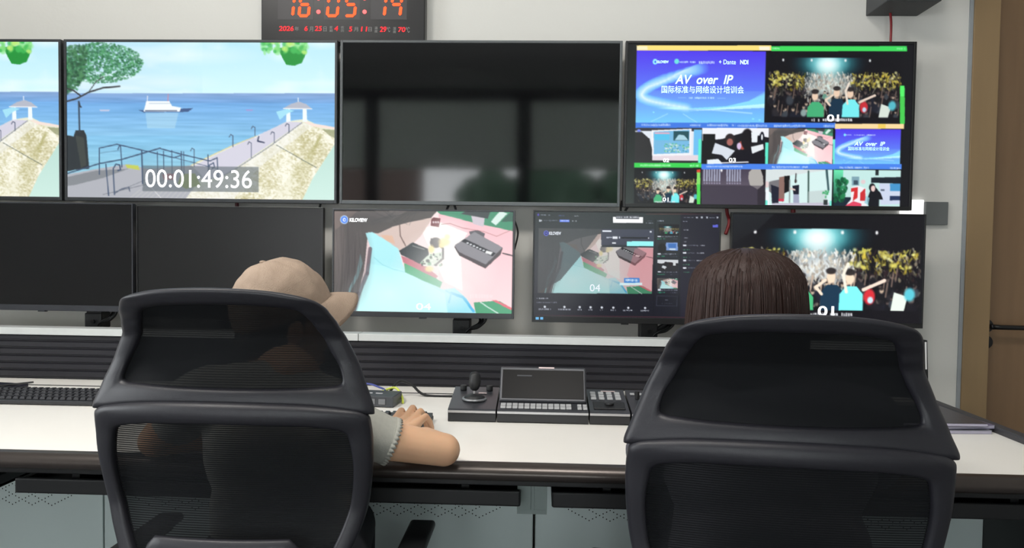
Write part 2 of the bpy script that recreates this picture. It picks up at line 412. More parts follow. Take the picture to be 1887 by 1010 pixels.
def lerp(a, b, t): return a+(b-a)*t
def smooth(pts, n=8): return [(p.x, p.y) for p in catmull([(a, b, 0) for a, b in pts], n)]
def glow(P, cx, cy, rx, ry, c, a): P.ell(cx, cy, rx, ry, c, a, soft=1.0)
def grain(P, quad, amp, sx, sy, seed):
    """uneven tone inside one area of the picture"""
    keep = P.b.copy(); P.poly(quad, (255, 0, 255)); m = np.abs(P.b-keep).sum(-1) > .02; P.b = keep
    P.b += ((P.noise(sx, sy, seed)-.5)*amp*m)[..., None].astype(np.float32)
def paint_work(P, seed=1, bright=1.0):
    """top view over the shoulder of somebody in a pale blue coat soldering on a pink mat; coordinates 0..1"""
    B = lambda c: tuple(min(255, v*bright) for v in c)
    def q(x, y): return ((x-85)/1250, (y-68)/707)
    def pl(pts, c, a=1): P.poly([q(*p) for p in pts], B(c), a)
    P.rect(0, 0, 1, 1, B((252, 226, 226)))
    P.grad([q(*p) for p in ((820, 90), (1335, 200), (1335, 775), (820, 775))], B((250, 190, 198)), B((255, 222, 224)))
    pl([(800, 68), (1335, 68), (1335, 215), (1100, 165), (830, 95)], (70, 145, 112))
    pl([(1040, 90), (1140, 105), (1130, 185), (1060, 165)], (205, 195, 205)); pl([(975, 95), (1030, 62), (1180, 75), (1160, 130)], (62, 70, 72))
    pl([(1180, 150), (1245, 75), (1295, 95), (1215, 175)], (215, 235, 228)); pl([(1250, 150), (1330, 70), (1335, 150)], (60, 100, 85))
    pl([(1190, 690), (1240, 690), (1335, 745), (1335, 775), (1075, 775), (1060, 700)], (85, 165, 125)); pl([(1185, 685), (1215, 683), (1330, 738), (1320, 752)], (225, 120, 130))
    P.line([q(*p) for p in ((1110, 700), (1230, 775))], P.k*.006, B((215, 235, 228)))
    pl([(700, 200), (830, 150), (1020, 225), (965, 320), (975, 420), (985, 620), (860, 560), (820, 470)], (255, 248, 243))
    pl([(330, 230), (420, 170), (560, 120), (790, 80), (760, 150), (700, 240), (620, 320), (540, 350), (430, 280)], (214, 192, 184))
    pl([(420, 235), (500, 240), (520, 300), (450, 270)], (225, 180, 150), .7)
    P.line([q(*p) for p in ((550, 165), (555, 240), (590, 310))], P.k*.006, B((120, 100, 95)))
    pl([(85, 68), (815, 68), (770, 120), (620, 148), (500, 180), (400, 225), (330, 215), (300, 480), (240, 700), (215, 775), (85, 775)], (88, 84, 82))
    P.grad([q(*p) for p in ((85, 68), (600, 68), (480, 150), (300, 150), (85, 150))], B((120, 112, 110)), B((88, 86, 84)), a=.7)
    pl([(85, 68), (260, 68), (180, 140), (100, 200)], (150, 128, 122), .5)
    pl([(770, 130), (785, 118), (835, 125), (822, 185), (765, 175)], (112, 62, 66))
    for i in range(3): P.ell(*q(785+i*16, 150), .006, .012, B((220, 200, 205)))
    pl([(312, 222), (360, 215), (440, 262), (540, 330), (588, 490), (700, 540), (835, 605), (960, 650), (1040, 775), (210, 775), (262, 620), (330, 470), (350, 330)], (176, 238, 244))
    P.grad([q(*p) for p in ((330, 430), (560, 470), (860, 640), (880, 775), (240, 775))], B((182, 245, 250)), B((200, 255, 255)))
    P.line([q(*p) for p in ((370, 390), (430, 440), (500, 470), (585, 490))], P.k*.005, B((140, 215, 225)), .7)
    pl([(860, 610), (930, 600), (1010, 670), (1080, 775), (885, 775)], (165, 232, 245)); P.line([q(*p) for p in ((905, 635), (990, 665), (1060, 760))], P.k*.014, B((95, 190, 235)))
    P.line([q(*p) for p in ((870, 620), (905, 640), (890, 700))], P.k*.008, B((120, 205, 240)))
    pl([(275, 360), (292, 430), (262, 520), (205, 620), (180, 775), (165, 775), (195, 600), (245, 500)], (125, 175, 180), .9)
    P.line([q(*p) for p in ((345, 330), (322, 500), (262, 640), (225, 775))], P.k*.022, B((92, 78, 88)), .8)
    pl([(578, 428), (700, 478), (845, 560), (830, 600), (700, 545), (586, 492)], (66, 160, 108)); pl([(560, 378), (720, 440), (815, 520), (800, 535), (575, 425)], (190, 105, 118))
    pl([(545, 345), (640, 288), (745, 330), (755, 385), (690, 435), (560, 372)], (48, 56, 60)); P.line([q(*p) for p in ((640, 310), (720, 335))], P.k*.006, B((120, 125, 125)))
    pl([(690, 430), (745, 375), (858, 350), (850, 395), (810, 448), (720, 452)], (205, 225, 205))
    r = random.Random(seed)
    for i in range(26):
        x, y = r.uniform(700, 845), r.uniform(370, 445); P.ell(*q(x, y), r.uniform(.004, .012), r.uniform(.006, .018), B(r.choice([(40, 60, 50), (90, 150, 110), (240, 245, 235), (30, 35, 40)])), .8)
    P.ell(*q(800, 290), .035, .055, B((70, 68, 70))); P.line([q(*p) for p in ((770, 265), (850, 330), (850, 400), (800, 440))], P.k*.010, B((70, 70, 72)))
    for (x, y, a, b_) in ((770, 335, .022, .05), (860, 285, .04, .05), (880, 250, .02, .03), (755, 470, .03, .035), (840, 310, .02, .03)):
        P.ell(*q(x, y), a, b_, B((246, 224, 138)), .9, soft=.5)
    glow(P, *q(860, 470), .30, .42, B((255, 250, 246)), .75); glow(P, *q(480, 640), .28, .32, B((225, 255, 255)), .7); glow(P, *q(880, 640), .16, .2, B((235, 255, 255)), .6); glow(P, *q(880, 230), .14, .2, B((255, 250, 246)), .6)
    glow(P, *q(230, 420), .12, .5, B((70, 62, 66)), .5); glow(P, *q(330, 120), .2, .12, B((74, 72, 74)), .6); glow(P, *q(110, 300), .06, .5, B((132, 118, 114)), .5)
    for i in range(46):
        x = r.uniform(90, 300); P.line([q(x, r.uniform(120, 400)), q(x+r.uniform(-20, 25), r.uniform(420, 600)), q(x-40, 775)], P.k*.004, B(r.choice([(64, 58, 60), (112, 104, 102), (96, 90, 90)])), .25)
    for i in range(18): P.line([q(r.uniform(330, 760), 70), q(r.uniform(300, 640), r.uniform(110, 170))], P.k*.006, B((70, 70, 72)), .22)
    pl([(262, 620), (240, 700), (215, 775), (190, 775), (225, 660)], (82, 74, 80), .7)
    # grey box on the pink mat
    pl([(1030, 215), (1090, 205), (1140, 230), (1130, 265), (1040, 245)], (95, 92, 98))
    pl([(928, 318), (1068, 222), (1262, 330), (1248, 372), (1142, 468), (962, 378)], (82, 74, 78))
    pl([(930, 310), (1068, 218), (1262, 325), (1145, 440), (960, 355)], (140, 138, 144))
    pl([(975, 280), (1000, 265), (1215, 365), (1190, 385)], (42, 42, 48))
    for i in range(6): P.ell(*q(1020+i*22, 294+i*10), .008, .008, B((225, 228, 232)))
    pl([(1150, 345), (1195, 357), (1180, 375), (1140, 362)], (235, 235, 235))
    P.line([q(*p) for p in ((1262, 365), (1335, 382))], P.k*.006, B((60, 60, 65)))
    P.line([q(*p) for p in ((840, 165), (900, 160), (980, 190), (1130, 215), (1220, 250), (1335, 200))], P.k*.003, B((150, 110, 110)), .8)
def paint_crowd(P, seed=3, gain=1.0, teal=(120, 235, 240)):
    r = random.Random(seed); G = lambda c: tuple(min(255, v*gain) for v in c)
    P.rect(0, 0, 1, 1, (16, 15, 22)); k = P.k
    top, bot = .17, .86
    for i in range(26):
        t = i/25; P.ell(.45, .22, .26*(1-t)+.06, .24*(1-t)+.05, G((lerp(20, 230, t**1.6), lerp(60, 255, t**.8), lerp(75, 255, t**.8))), .16+.1*t, soft=.7)
    P.ell(.45, .235, .17, .16, G((150, 240, 245)), .6, soft=.9); P.ell(.45, .24, .10, .11, G((246, 255, 255)), .95, soft=.8); P.ell(.45, .33, .13, .12, G((235, 255, 250)), .6, soft=.95)
    P.rect(0, 0, 1, top-.01, (16, 15, 22))
    for x in (.12, .33, .58, .76): P.ell(x, .19, .011, .022, G((235, 240, 240)), soft=.7)
    for i in range(22): P.ell(.46, .50, .27*(1-i/26), .22*(1-i/30), G((222, 240, 232)), .13, soft=.8)
    for i in range(1500):
        y = .36+.5*(i/1500)**1.1; x = r.uniform(.0, 1.0)
        if x < .02 or x > .99: continue
        c = math.exp(-((x-.46)/.2)**2)
        lum = r.uniform(.25, 1.0)*(1-.55*((y-.36)/.5))
        side = abs(x-.46)
        if c > .45: lum = lum*.7+.3; col = (225*lum+30, 240*lum+20, 232*lum+20)
        elif y < .55 and r.random() < .5: col = (225*lum+20, 215*lum+15, 95*lum)
        elif r.random() < .5: col = (190*lum, 185*lum, 165*lum)
        else: col = (30+20*lum, 28, 34)
        if y > .62 and r.random() < (.55 if c > .45 else .8): col = (18, 17, 24)
        a = r.uniform(-.9, .9); L = r.uniform(.008, .034)
        P.line([(x, y), (x+L*math.sin(a)*.7, y-L*1.5*math.cos(a))], k*r.uniform(.003, .011), G(col), r.uniform(.5, .95))
        if r.random() < .25: P.ell(x, y, .012, .022, G((col[0]*.9, col[1]*.85, col[2]*.8)), .9, soft=.5)
    for i in range(70):
        x = r.choice([r.uniform(.0, .26), r.uniform(.62, .98)]); y = r.uniform(.33, .5)
        P.ell(x, y, r.uniform(.008, .022), r.uniform(.01, .028), G(r.choice([(230, 222, 110), (200, 190, 90), (240, 236, 160)])), .75, soft=.7, ang=r.uniform(-1, 1))
    for i in range(60):
        x, y = r.uniform(.03, .97), r.uniform(.55, .82); c = abs(x-.46) < .2; s = r.uniform(.7, 1.2)
        body_c = r.choice([(28, 30, 44), (20, 20, 26), (60, 66, 74), (150, 175, 170) if c else (40, 38, 44), (90, 150, 130) if c else (24, 22, 30)])
        P.ell(x, y+.07*s, .03*s, .06*s, G(body_c), .9, soft=.4); P.ell(x, y, .014*s, .028*s, G((205, 180, 155) if c or r.random() < .3 else (96, 82, 78)), .85, soft=.5); P.ell(x, y-.016*s, .014*s, .016*s, (26, 22, 26), .8, soft=.5)
        if r.random() < .5: P.line([(x+.02*s, y+.05*s), (x+.03*s, y-.06*s)], k*.009, G((190, 165, 145) if c else (120, 100, 90)), .8)
    # front row
    def fig(x, y, s, shirt, skin=(235, 205, 180)):
        P.poly([(x-.055*s, bot), (x-.05*s, y+.17*s), (x-.02*s, y+.11*s), (x+.03*s, y+.11*s), (x+.06*s, y+.17*s), (x+.06*s, bot)], G(shirt))
        P.ell(x, y+.05*s, .025*s, .055*s, G(skin), soft=.3); P.ell(x, y, .03*s, .03*s, (35, 30, 32), .9, soft=.3)
    fig(.36, .56, 1.1, (70, 175, 120)); fig(.52, .52, 1.1, (22, 50, 72)); fig(.62, .53, 1.1, teal)
    P.line([(.60, .7), (.585, .55), (.61, .46)], k*.016, G((235, 220, 205))); P.line([(.47, .72), (.44, .66), (.49, .6)], k*.016, G((230, 210, 190)))
    P.ell(.72, .74, .035, .08, G((200, 45, 55)), soft=.3); P.ell(.725, .77, .018, .035, G((190, 215, 235)), soft=.4)
    P.line([(.69, .68), (.8, .6)], k*.018, G((225, 205, 190))); P.poly([(.83, bot), (.85, .7), (.92, .74), (.9, bot)], G((215, 225, 215))); P.ell(.93, .72, .035, .07, G((85, 185, 200)), soft=.4)
    P.rect(0, bot, 1, 1, (17, 15, 23)); P.rect(.975, 0, 1, 1, (17, 15, 23), .0)
def paint_slide(P):
    P.rect(0, 0, 1, 1, (84, 66, 236))
    for i in range(40):
        t = i/39; c = (lerp(84, 120, t), lerp(62, 205, t), lerp(238, 250, t)); P.rect(0, t*.98, 1, 1, c)
    P.grad([(0, .0), (1, 0), (1, .55), (0, .55)], (82, 60, 236), (92, 120, 246), a=.85)
    for i in range(30):
        t = i/29
        P.line(smooth([(lerp(.52, .36, t), .24+.03*t), (.22, .40+.02*t), (.10, .50), (.045+.01*t, .575), (.04+.01*t, .625), (.09, .68), (.22, .735), (.4, .79)], 5), P.k*(.085*(1-t)**1.3+.008), (lerp(110, 235, t), lerp(190, 252, t), 255), .09)
    for i in range(16):
        t = i/15; P.poly([(.35, .80), (.7, .76), (.88, .68), (1, .60-.06*(1-t)), (1, .74+.02*t), (.6, .80)], (150, 245, 255), .07)
    P.poly([(.4, .83), (.7, .775), (1, .72), (1, .78), (.7, .80)], (205, 255, 255), .8)
    P.line([(.3, .8), (.6, .81), (.9, .855)], P.k*.012, (190, 235, 255), .6)
    for i in range(6): P.ell(.3, .79, .16-.02*i, .03-.003*i, (200, 255, 255), .2, soft=.8)
    P.line([(.25, .87), (.12, .98)], P.k*.006, (170, 225, 250), .8); P.line([(.37, .87), (.48, .99)], P.k*.006, (170, 225, 250), .8)
    for x, y in ((.14, .85), (.91, .93), (.96, .945)): P.ell(x, y, .01, .014, (150, 235, 255), .9, soft=.5)

def paint_beach(P):
    """coordinates of the enlarged view of the left television"""
    def q(x, y): return (x/2.948, 60+y/2.948)
    def pl(pts, c, a=1): P.poly([q(*p) for p in pts], c, a)
    def ln(pts, w, c, a=1): P.line([q(*p) for p in pts], w*.62, c, a)
    P.rect(110, 60, 640, 400, (196, 236, 246))
    P.grad([q(*p) for p in ((340, 40), (1830, 40), (1830, 335), (340, 335))], (186, 232, 246), (214, 248, 252))
    P.grad([q(*p) for p in ((340, 40), (1100, 40), (1100, 335), (340, 335))], (190, 216, 244), (200, 240, 248), axis=0, a=.6)
    n = P.noise(150, 45, 5)*.6+P.noise(60, 20, 6)*.4; hz = int(P.T(q(900, 330))[1])
    cl = np.clip((n-.5)*2.2, 0, .8)[..., None]; cl[hz:] = 0; P.b += (np.array([235, 250, 252], np.float32)/255-P.b)*cl
    P.grad([q(*p) for p in ((340, 330), (1830, 330), (1830, 385), (340, 385))], (140, 170, 215), (112, 165, 222))
    P.grad([q(*p) for p in ((340, 385), (1830, 385), (1830, 915), (340, 915))], (108, 176, 232), (176, 225, 230))
    P.grad([q(*p) for p in ((340, 385), (1830, 385), (1830, 560), (340, 560))], (120, 172, 228), (146, 200, 236), a=.7)
    s = P.noise(90, 5, 8); m = np.zeros((P.h, P.w)); m[hz:] = 1; P.b += ((s-.5)*.10*m)[..., None]
    # boat
    pl([(750, 420), (800, 425), (1050, 410), (1020, 432), (780, 434)], (70, 95, 140)); pl([(780, 430), (795, 372), (920, 372), (935, 400), (985, 408), (975, 430)], (245, 250, 252))
    ln([(800, 372), (802, 345)], 4, (240, 240, 245)); ln([(912, 372), (914, 335)], 4, (225, 130, 140)); ln([(790, 424), (960, 424)], 6, (80, 95, 125)); ln([(810, 385), (925, 385)], 4, (190, 205, 220))
    pl([(790, 436), (970, 436), (950, 520), (800, 520)], (205, 235, 240), .35); pl([(540, 418), (600, 418), (590, 428), (545, 428)], (190, 200, 230)); pl([(1335, 418), (1375, 418), (1370, 426), (1340, 426)], (165, 155, 215))
    # pier
    pl([(1035, 720), (1180, 650), (1400, 560), (1560, 482), (1660, 470), (1720, 500), (1830, 516), (1830, 915), (820, 915), (980, 800)], (232, 234, 212))
    pl([(1050, 725), (1180, 660), (1560, 484), (1640, 488), (1280, 735), (1190, 790), (1100, 800)], (214, 212, 226))
    st = (P.noise(7, 5, 11)*.8+P.noise(4, 3, 12)*.9+P.noise(60, 45, 13)*1.0)/2.7
    pm = np.zeros((P.h, P.w), np.float32); keep = P.b.copy()
    P.poly([q(*p) for p in ((1640, 490), (1720, 510), (1830, 560), (1820, 620), (1740, 760), (1660, 915), (900, 915), (1190, 800), (1290, 738))], (1, 0, 1)); pm = (np.abs(P.b-keep).sum(-1) > .05); P.b = keep
    c1 = np.array([194, 187, 140])/255; c2 = np.array([250, 248, 232])/255; t = np.clip((st-.22)*2.6, 0, 1)[..., None]
    P.b = np.where(pm[..., None], (c1*(1-t)+c2*t), P.b).astype(np.float32)
    P.poly([q(*p) for p in ((1190, 800), (1290, 738), (1640, 490), (1700, 505), (1400, 740), (1260, 915), (900, 915))], (240, 240, 235), .55)
    for i in range(8): P.line([q(1480+i*22, 915), q(1640+i*8, 700), q(1750-i*2, 560)], 9, (165, 160, 95), .10)
    P.grad([q(*p) for p in ((1830, 590), (1700, 790), (1640, 915), (1830, 915))], (188, 222, 212), (205, 235, 225))
    ln([(1500, 610), (1640, 690), (1720, 735)], 3, (90, 100, 95)); ln([(1190, 790), (1290, 735), (1470, 615), (1640, 490)], 4, (120, 125, 140)); ln([(1040, 720), (1260, 615), (1400, 560)], 4, (222, 205, 150))
    pl([(1640, 480), (1720, 497), (1830, 516), (1830, 528), (1700, 510)], (245, 225, 215)); pl([(1750, 525), (1830, 530), (1830, 580), (1790, 560)], (120, 125, 80), .6)
    for x, y, h in ((1265, 620, 60), (1055, 730, 95), (1385, 560, 45), (1365, 680, 80), (1490, 600, 55), (1570, 545, 45)):
        ln([(x, y), (x, y-h), (x-12, y-h-6), (x-20, y-h+8)], 4, (70, 80, 105))
    for x in (1555, 1645): pl([(x, 412), (x+20, 412), (x+24, 485), (x, 485)], (240, 250, 252))
    pl([(1540, 412), (1580, 388), (1625, 375), (1665, 390), (1695, 415)], (182, 186, 200)); ln([(1540, 413), (1695, 415)], 5, (250, 252, 252)); ln([(1620, 375), (1620, 355)], 4, (240, 245, 250))
    pl([(1500, 430), (1560, 415), (1600, 425), (1560, 440), (1520, 475)], (165, 225, 245))
    ln([(1405, 565), (1400, 590), (1435, 598)], 7, (50, 60, 90)); ln([(1385, 572), (1410, 556)], 5, (235, 240, 245))
    # terrace and wall at the left
    pl([(340, 775), (560, 735), (700, 715), (800, 740), (1040, 722), (1100, 780), (1000, 915), (340, 915)], (178, 180, 188)); pl([(340, 790), (520, 750), (700, 740), (560, 790), (400, 830), (340, 835)], (120, 125, 130), .7)
    pl([(680, 718), (750, 722), (760, 748), (690, 735)], (195, 205, 95)); pl([(985, 770), (1060, 765), (1090, 830), (1010, 850), (965, 820)], (150, 165, 85), .9); pl([(880, 770), (945, 765), (950, 800), (890, 800)], (190, 95, 95), .7)
    ln([(560, 880), (900, 800)], 3, (110, 115, 125)); ln([(820, 840), (880, 905)], 3, (235, 235, 235)); ln([(650, 860), (860, 770)], 3, (120, 125, 135))
    pl([(340, 552), (400, 565), (410, 532), (455, 530), (470, 560), (485, 740), (410, 745), (340, 760)], (52, 58, 62)); pl([(410, 560), (455, 570), (470, 720), (440, 735)], (80, 85, 78), .6)
    ln([(432, 540), (428, 375), (435, 400), (440, 405)], 9, (58, 66, 80))
    # tree
    r = random.Random(5)
    for i in range(1900):
        a = r.uniform(0, 2*PI); rr = r.random()**.5; x = 540+235*rr*math.cos(a); y = 165+110*rr*math.sin(a)
        if x < 430: y += 60*r.random()
        c = r.choice([(58, 128, 84), (74, 150, 92), (40, 96, 66), (92, 170, 112), (46, 110, 70)]); P.ell(*q(x, y), r.uniform(1.2, 4), r.uniform(1.2, 3.2), c, .7, soft=.7)
    for i in range(260):
        x = r.uniform(350, 470); y = r.uniform(70, 350-(x-350)*.9); P.ell(*q(x, y), r.uniform(2, 6), r.uniform(2, 5), r.choice([(58, 110, 74), (44, 84, 62), (84, 140, 96)]), .75, soft=.6)
    ln([(340, 380), (420, 358), (480, 325), (560, 300), (650, 292)], 9, (62, 62, 66)); ln([(350, 300), (400, 315), (440, 345)], 8, (60, 60, 64)); ln([(480, 325), (520, 270), (560, 240)], 5, (70, 75, 72))
    glow(P, *q(1050, 120), 130, 22, (240, 252, 252), .5); glow(P, *q(900, 270), 110, 18, (236, 248, 252), .5)
    # hanging plants
    pl([(1510, 85), (1668, 70), (1660, 120), (1640, 165), (1600, 180), (1555, 175), (1530, 130)], (40, 148, 62))
    for i in range(60):
        x, y = r.uniform(1430, 1665), r.uniform(50, 110)
        if x < 1500: y = r.uniform(50, 112)
        P.ell(*q(x, y), r.uniform(3, 9), r.uniform(3, 8), r.choice([(120, 215, 120), (190, 235, 120), (70, 185, 90), (150, 230, 150)]), .8, soft=.5, ang=r.uniform(-1, 1))
    # railings
    R = (66, 84, 112)
    ln([(345, 772), (540, 712), (660, 690), (870, 628)], 7, R); ln([(540, 770), (540, 628), (635, 607), (945, 680), (980, 668)], 6, R)
    ln([(655, 615), (662, 730)], 6, R); ln([(870, 630), (980, 660), (1140, 698), (1180, 680), (1185, 790)], 6, R); ln([(770, 640), (775, 820)], 8, R); ln([(575, 715), (590, 885)], 6, R)
    for x in (855, 888, 933, 985, 998, 1130): ln([(x, 640+abs(x-930)*.12), (x+2, 770)], 5, R)
    ln([(622, 880), (615, 740), (630, 715), (650, 720), (655, 745), (640, 750)], 7, R); ln([(1130, 770), (1138, 720), (1160, 708), (1165, 730), (1150, 742)], 6, R); ln([(640, 635), (650, 612)], 6, R)
    ln([(620, 875), (660, 850), (700, 840), (705, 862)], 6, (90, 100, 120))
    ln([(870, 660), (1180, 740)], 3, R); ln([(545, 655), (650, 640)], 3, R, .5)
    for i in range(12): ln([(700+i*28, 905), (760+i*26, 855)], 5, (215, 215, 200), .35)
    pl([(775, 722), (1405, 730), (1405, 868), (775, 862)], (95, 105, 112), .62)
def WP(name, bm, m, root, parent=None, **k):
    """part given in world coordinates, stored relative to its thing"""
    o = obj(name, bm, m, parent or root, **k)
    o.data.transform((Matrix.Translation(root.location) @ root.rotation_euler.to_matrix().to_4x4()).inverted()); return o
def TP(name, s, px0, py0, px1, py1, Y, m, root, parent, shear=0, bold=0):
    a, b = U(px0, (py0+py1)/2, Y), U(px1, (py0+py1)/2, Y); zc0, zc1 = U((px0+px1)/2, py1, Y).z, U((px0+px1)/2, py0, Y).z
    L = root.location
    return text(name, s, a.x-L.x, b.x-L.x, zc0-L.z, zc1-L.z, Y-L.y, m, parent, shear, bold)
bez = mat('dark_grey_bezel', (62, 65, 68), .35, metal=.3, var=.08)
bez_blk = mat('black_bezel', (24, 25, 27), .35)
housing_m = mat('monitor_back_plastic', (28, 29, 31), .6)
def offscreen(name, rough, spec=.5, col=(10, 10, 12)):
    return mat(name, col, rough, spec=spec, var=.02)
off_tv = offscreen('switched_off_glass', .06, .62)
off_mon = offscreen('switched_off_matte', .3, .5)
RB = RGBB = None
def ringbox(bm, x0, x1, z0, z1, y0, y1, w, wb=None, bev=.001):
    wb = w if wb is None else wb
    box(bm, x0, x0+w, y0, y1, z0, z1, bev); box(bm, x1-w, x1, y0, y1, z0, z1, bev)
    box(bm, x0+w-.0005, x1-w+.0005, y0, y1, z1-w, z1, bev); box(bm, x0+w-.0005, x1-w+.0005, y0, y1, z0, z0+wb, bev)
# ------------------------------------------------------------------ the row of televisions on the wall
TVY, TVW, TVG = 2.546, .966, .0102; TX0 = -1.678; TZ1, TZ0 = 1.9078, 1.3458
def tv_shell(x0, label, bm_m=bez):
    r = empty('television', (x0+TVW/2, WALL_Y-.002, (TZ0+TZ1)/2), 0, label, 'television', 'televisions in a row on the wall')
    bm = NB(); ringbox(bm, x0, x0+TVW, TZ0, TZ1, TVY-.004, TVY+.02, .009, .013, .0015); WP('bezel', bm, bm_m, r)
    bm = NB(); box(bm, x0+.003, x0+TVW-.003, TVY+.005, TVY+.04, TZ0+.003, TZ1-.003, .004); box(bm, x0+.2, x0+TVW-.2, TVY+.03, TVY+.065, TZ0+.03, TZ1-.2, .01); WP('housing', bm, housing_m, r)
    bm = NB(); box(bm, x0+.3, x0+TVW-.3, TVY+.06, WALL_Y-.001, TZ0+.12, TZ0+.36); WP('wall_bracket', bm, dark_m, r)
    return r, (x0+.008, x0+TVW-.008, TZ0+.012, TZ1-.008)
def pic_in(r, rc, paint, gppm=420, Y=TVY, bl=3):
    P = Pic(*rc, Y, 1000); paint(P); P.full(); P.blur(bl)
    return P.mesh('screen', lit, r, gppm, r.location)
tv2, rc = tv_shell(TX0, 'wall television showing the sea pier and a boat in full, timecode at its bottom')
s2 = pic_in(tv2, rc, paint_beach)
TP('caption', '00:01:49:36', 268, 313, 464, 346, TVY-.0008, WHITE, tv2, s2)
# the same television again, further left
def copy_tree(o, parent=None):
    c = o.copy(); C.objects.link(c); c.parent = parent
    for ch in list(o.children): copy_tree(ch, c)
    return c
tv1 = copy_tree(tv2); tv1.location.x -= TVW+TVG; tv1['label'] = 'wall television at the far left, its beach picture cut off by the photo edge'
# television 3: switched off
x3 = TX0+TVW+TVG
tv3, rc = tv_shell(x3, 'switched off wall television with a black reflecting screen', mat('grey_bezel', (88, 92, 94), .35, metal=.4, var=.08))
bm = NB(); box(bm, rc[0], rc[1], TVY, TVY+.004, rc[2], rc[3]); WP('screen', bm, off_tv, tv3)
# television 4: multiviewer
x4 = x3+TVW+TVG
def paint_multi(P):
    q = lambda x, y: (1140+x/2.971, 60+y/2.971)
    def R(x0, y0, x1, y1, c, a=1, sl=.006):
        P.full(); P.poly([q(x0, y0), (q(x1, y0)[0], q(x1, y0)[1]+(x1-x0)*.000), q(x1, y1), q(x0, y1)], c, a)
    def S(x0, y0, x1, y1, dx=0): P.full(); P.sub(*q(x0, y0), *q(x1, y1), dx/2.971)
    P.b[:] = np.array([18, 18, 24])/255
    P.grad([q(40, 50), q(110, 50), q(85, 960), q(30, 960)], (24, 26, 27), (44, 52, 50))
    S(98, 98, 806, 495, -6); paint_slide(P)
    P.full(); 
    S(815, 61, 1556, 525, -8); paint_crowd(P, 3)
    R(98, 70, 835, 99, (252, 224, 125)); R(98, 74, 158, 95, (253, 240, 200), .9); R(770, 76, 828, 97, (255, 240, 215)); R(835, 74, 1578, 103, (62, 216, 92)); P.dashes(*[q(842, 0)[0], q(882, 0)[0]], q(0, 88)[1], 3.5, (225, 255, 230), 1, .9, .8); P.dashes(q(1515, 0)[0], q(1568, 0)[0], q(0, 88)[1], 3.5, (200, 250, 210), 2, .9, .7)
    R(1540, 290, 1566, 500, (72, 205, 82)); R(1540, 290, 1566, 350, (85, 240, 105))
    # second row
    S(90, 518, 455, 728, -4); P.rect(0, 0, 1, 1, (225, 232, 240)); P.rect(0, 0, 1, .1, (60, 60, 66)); P.poly([(.25, .08), (.85, .03), (.85, .75), (.25, .8)], (240, 240, 245))
    P.poly([(.28, .12), (.82, .06), (.82, .66), (.29, .70)], (120, 185, 225)); P.rect(.30, .13, .52, .33, (90, 195, 235)); P.rect(.30, .13, .52, .17, (230, 170, 190)); P.rect(.58, .1, .81, .34, (40, 82, 92)); P.poly([(.6, .33), (.66, .18), (.74, .2), (.8, .33)], (170, 210, 225))
    r = random.Random(4)
    for i in range(80): P.ell(r.uniform(.45, .81), r.uniform(.42, .64), .014, .02, r.choice([(90, 190, 130), (170, 215, 190), (70, 150, 160), (220, 235, 230)]), .8)
    P.poly([(.88, .05), (1, .05), (1, .72), (.88, .72)], (110, 190, 240)); P.poly([(.22, .75), (1, .72), (1, .86), (.25, .86)], (226, 214, 222)); P.rect(0, .86, 1, 1, (40, 44, 44))
    P.poly([(0, .12), (.1, .12), (.22, .3), (.26, .55), (.27, .95), (0, .95)], (46, 46, 48)); P.ell(.06, .09, .03, .04, (120, 140, 240)); P.dashes(q(120, 0)[0], q(195, 0)[0], q(0, 535)[1], 3, (240, 245, 250), 5) if False else None
    P.rect(.955, .3, 1, .95, (100, 235, 205))
    S(458, 520, 822, 728, -4); P.rect(0, 0, 1, 1, (26, 25, 32)); P.poly([(0, 0), (1, 0), (1, .25), (.62, .12), (.3, .3), (0, .35)], (238, 240, 246)); P.rect(.01, .17, .2, .95, (24, 24, 26)); P.poly([(.2, .4), (.35, .5), (.5, .6), (.38, .85), (.3, .72), (.15, .68)], (215, 222, 232))
    P.ell(.42, .3, .08, .16, (45, 36, 40)); P.ell(.42, .38, .05, .1, (200, 120, 110), .8); P.ell(.61, .45, .06, .13, (180, 85, 75)); P.ell(.56, .48, .035, .1, (215, 190, 225)); P.poly([(.5, .7), (.7, .55), (1, .6), (1, 1), (.5, 1)], (22, 20, 30))
    P.ell(.68, .3, .1, .3, (26, 22, 28)); P.poly([(.74, .12), (.84, .1), (.83, .38), (.75, .38)], (235, 240, 245)); P.ell(.9, .25, .04, .16, (16, 18, 32)); P.ell(.9, .24, .015, .09, (235, 240, 245)); P.poly([(.74, .5), (.92, .42), (.93, .55), (.76, .68)], (230, 235, 240))
    P.poly([(.08, .85), (.25, .82), (.32, .95), (.08, .97)], (230, 238, 245)); P.line([(.3, .93), (.7, .9)], 4, (235, 235, 240)); P.rect(.955, .38, 1, .98, (100, 235, 205))
    S(824, 524, 1174, 728, -4); paint_work(P, 2, 1.0)
    S(1174, 524, 1190, 728, -2); P.rect(0, .0, 1, .3, (14, 14, 20)); P.rect(0, .3, 1, 1, (110, 236, 218))
    S(1187, 527, 1546, 728, -4); paint_slide(P)
    # third row
    S(86, 718, 448, 965, -3); paint_crowd(P, 8)
    R(428, 750, 447, 942, (80, 215, 85)); R(428, 750, 447, 765, (215, 70, 50)); R(428, 765, 447, 830, (150, 225, 110), .8)
    S(455, 742, 805, 950, -3); P.rect(0, 0, 1, 1, (66, 60, 74)); P.grad([(0, 0), (1, 0), (1, .45), (0, .45)], (70, 62, 80), (92, 84, 98))
    r = random.Random(9)
    for i in range(15):
        x = .03+i*.04
        if i in (7, 8): continue
        P.poly([(x, .03), (x+.022, .03), (x+.024, .35), (x, .35)], (185, 190, 215), .8); P.rect(x, .37, x+.026, .42, (170, 165, 190), .7)
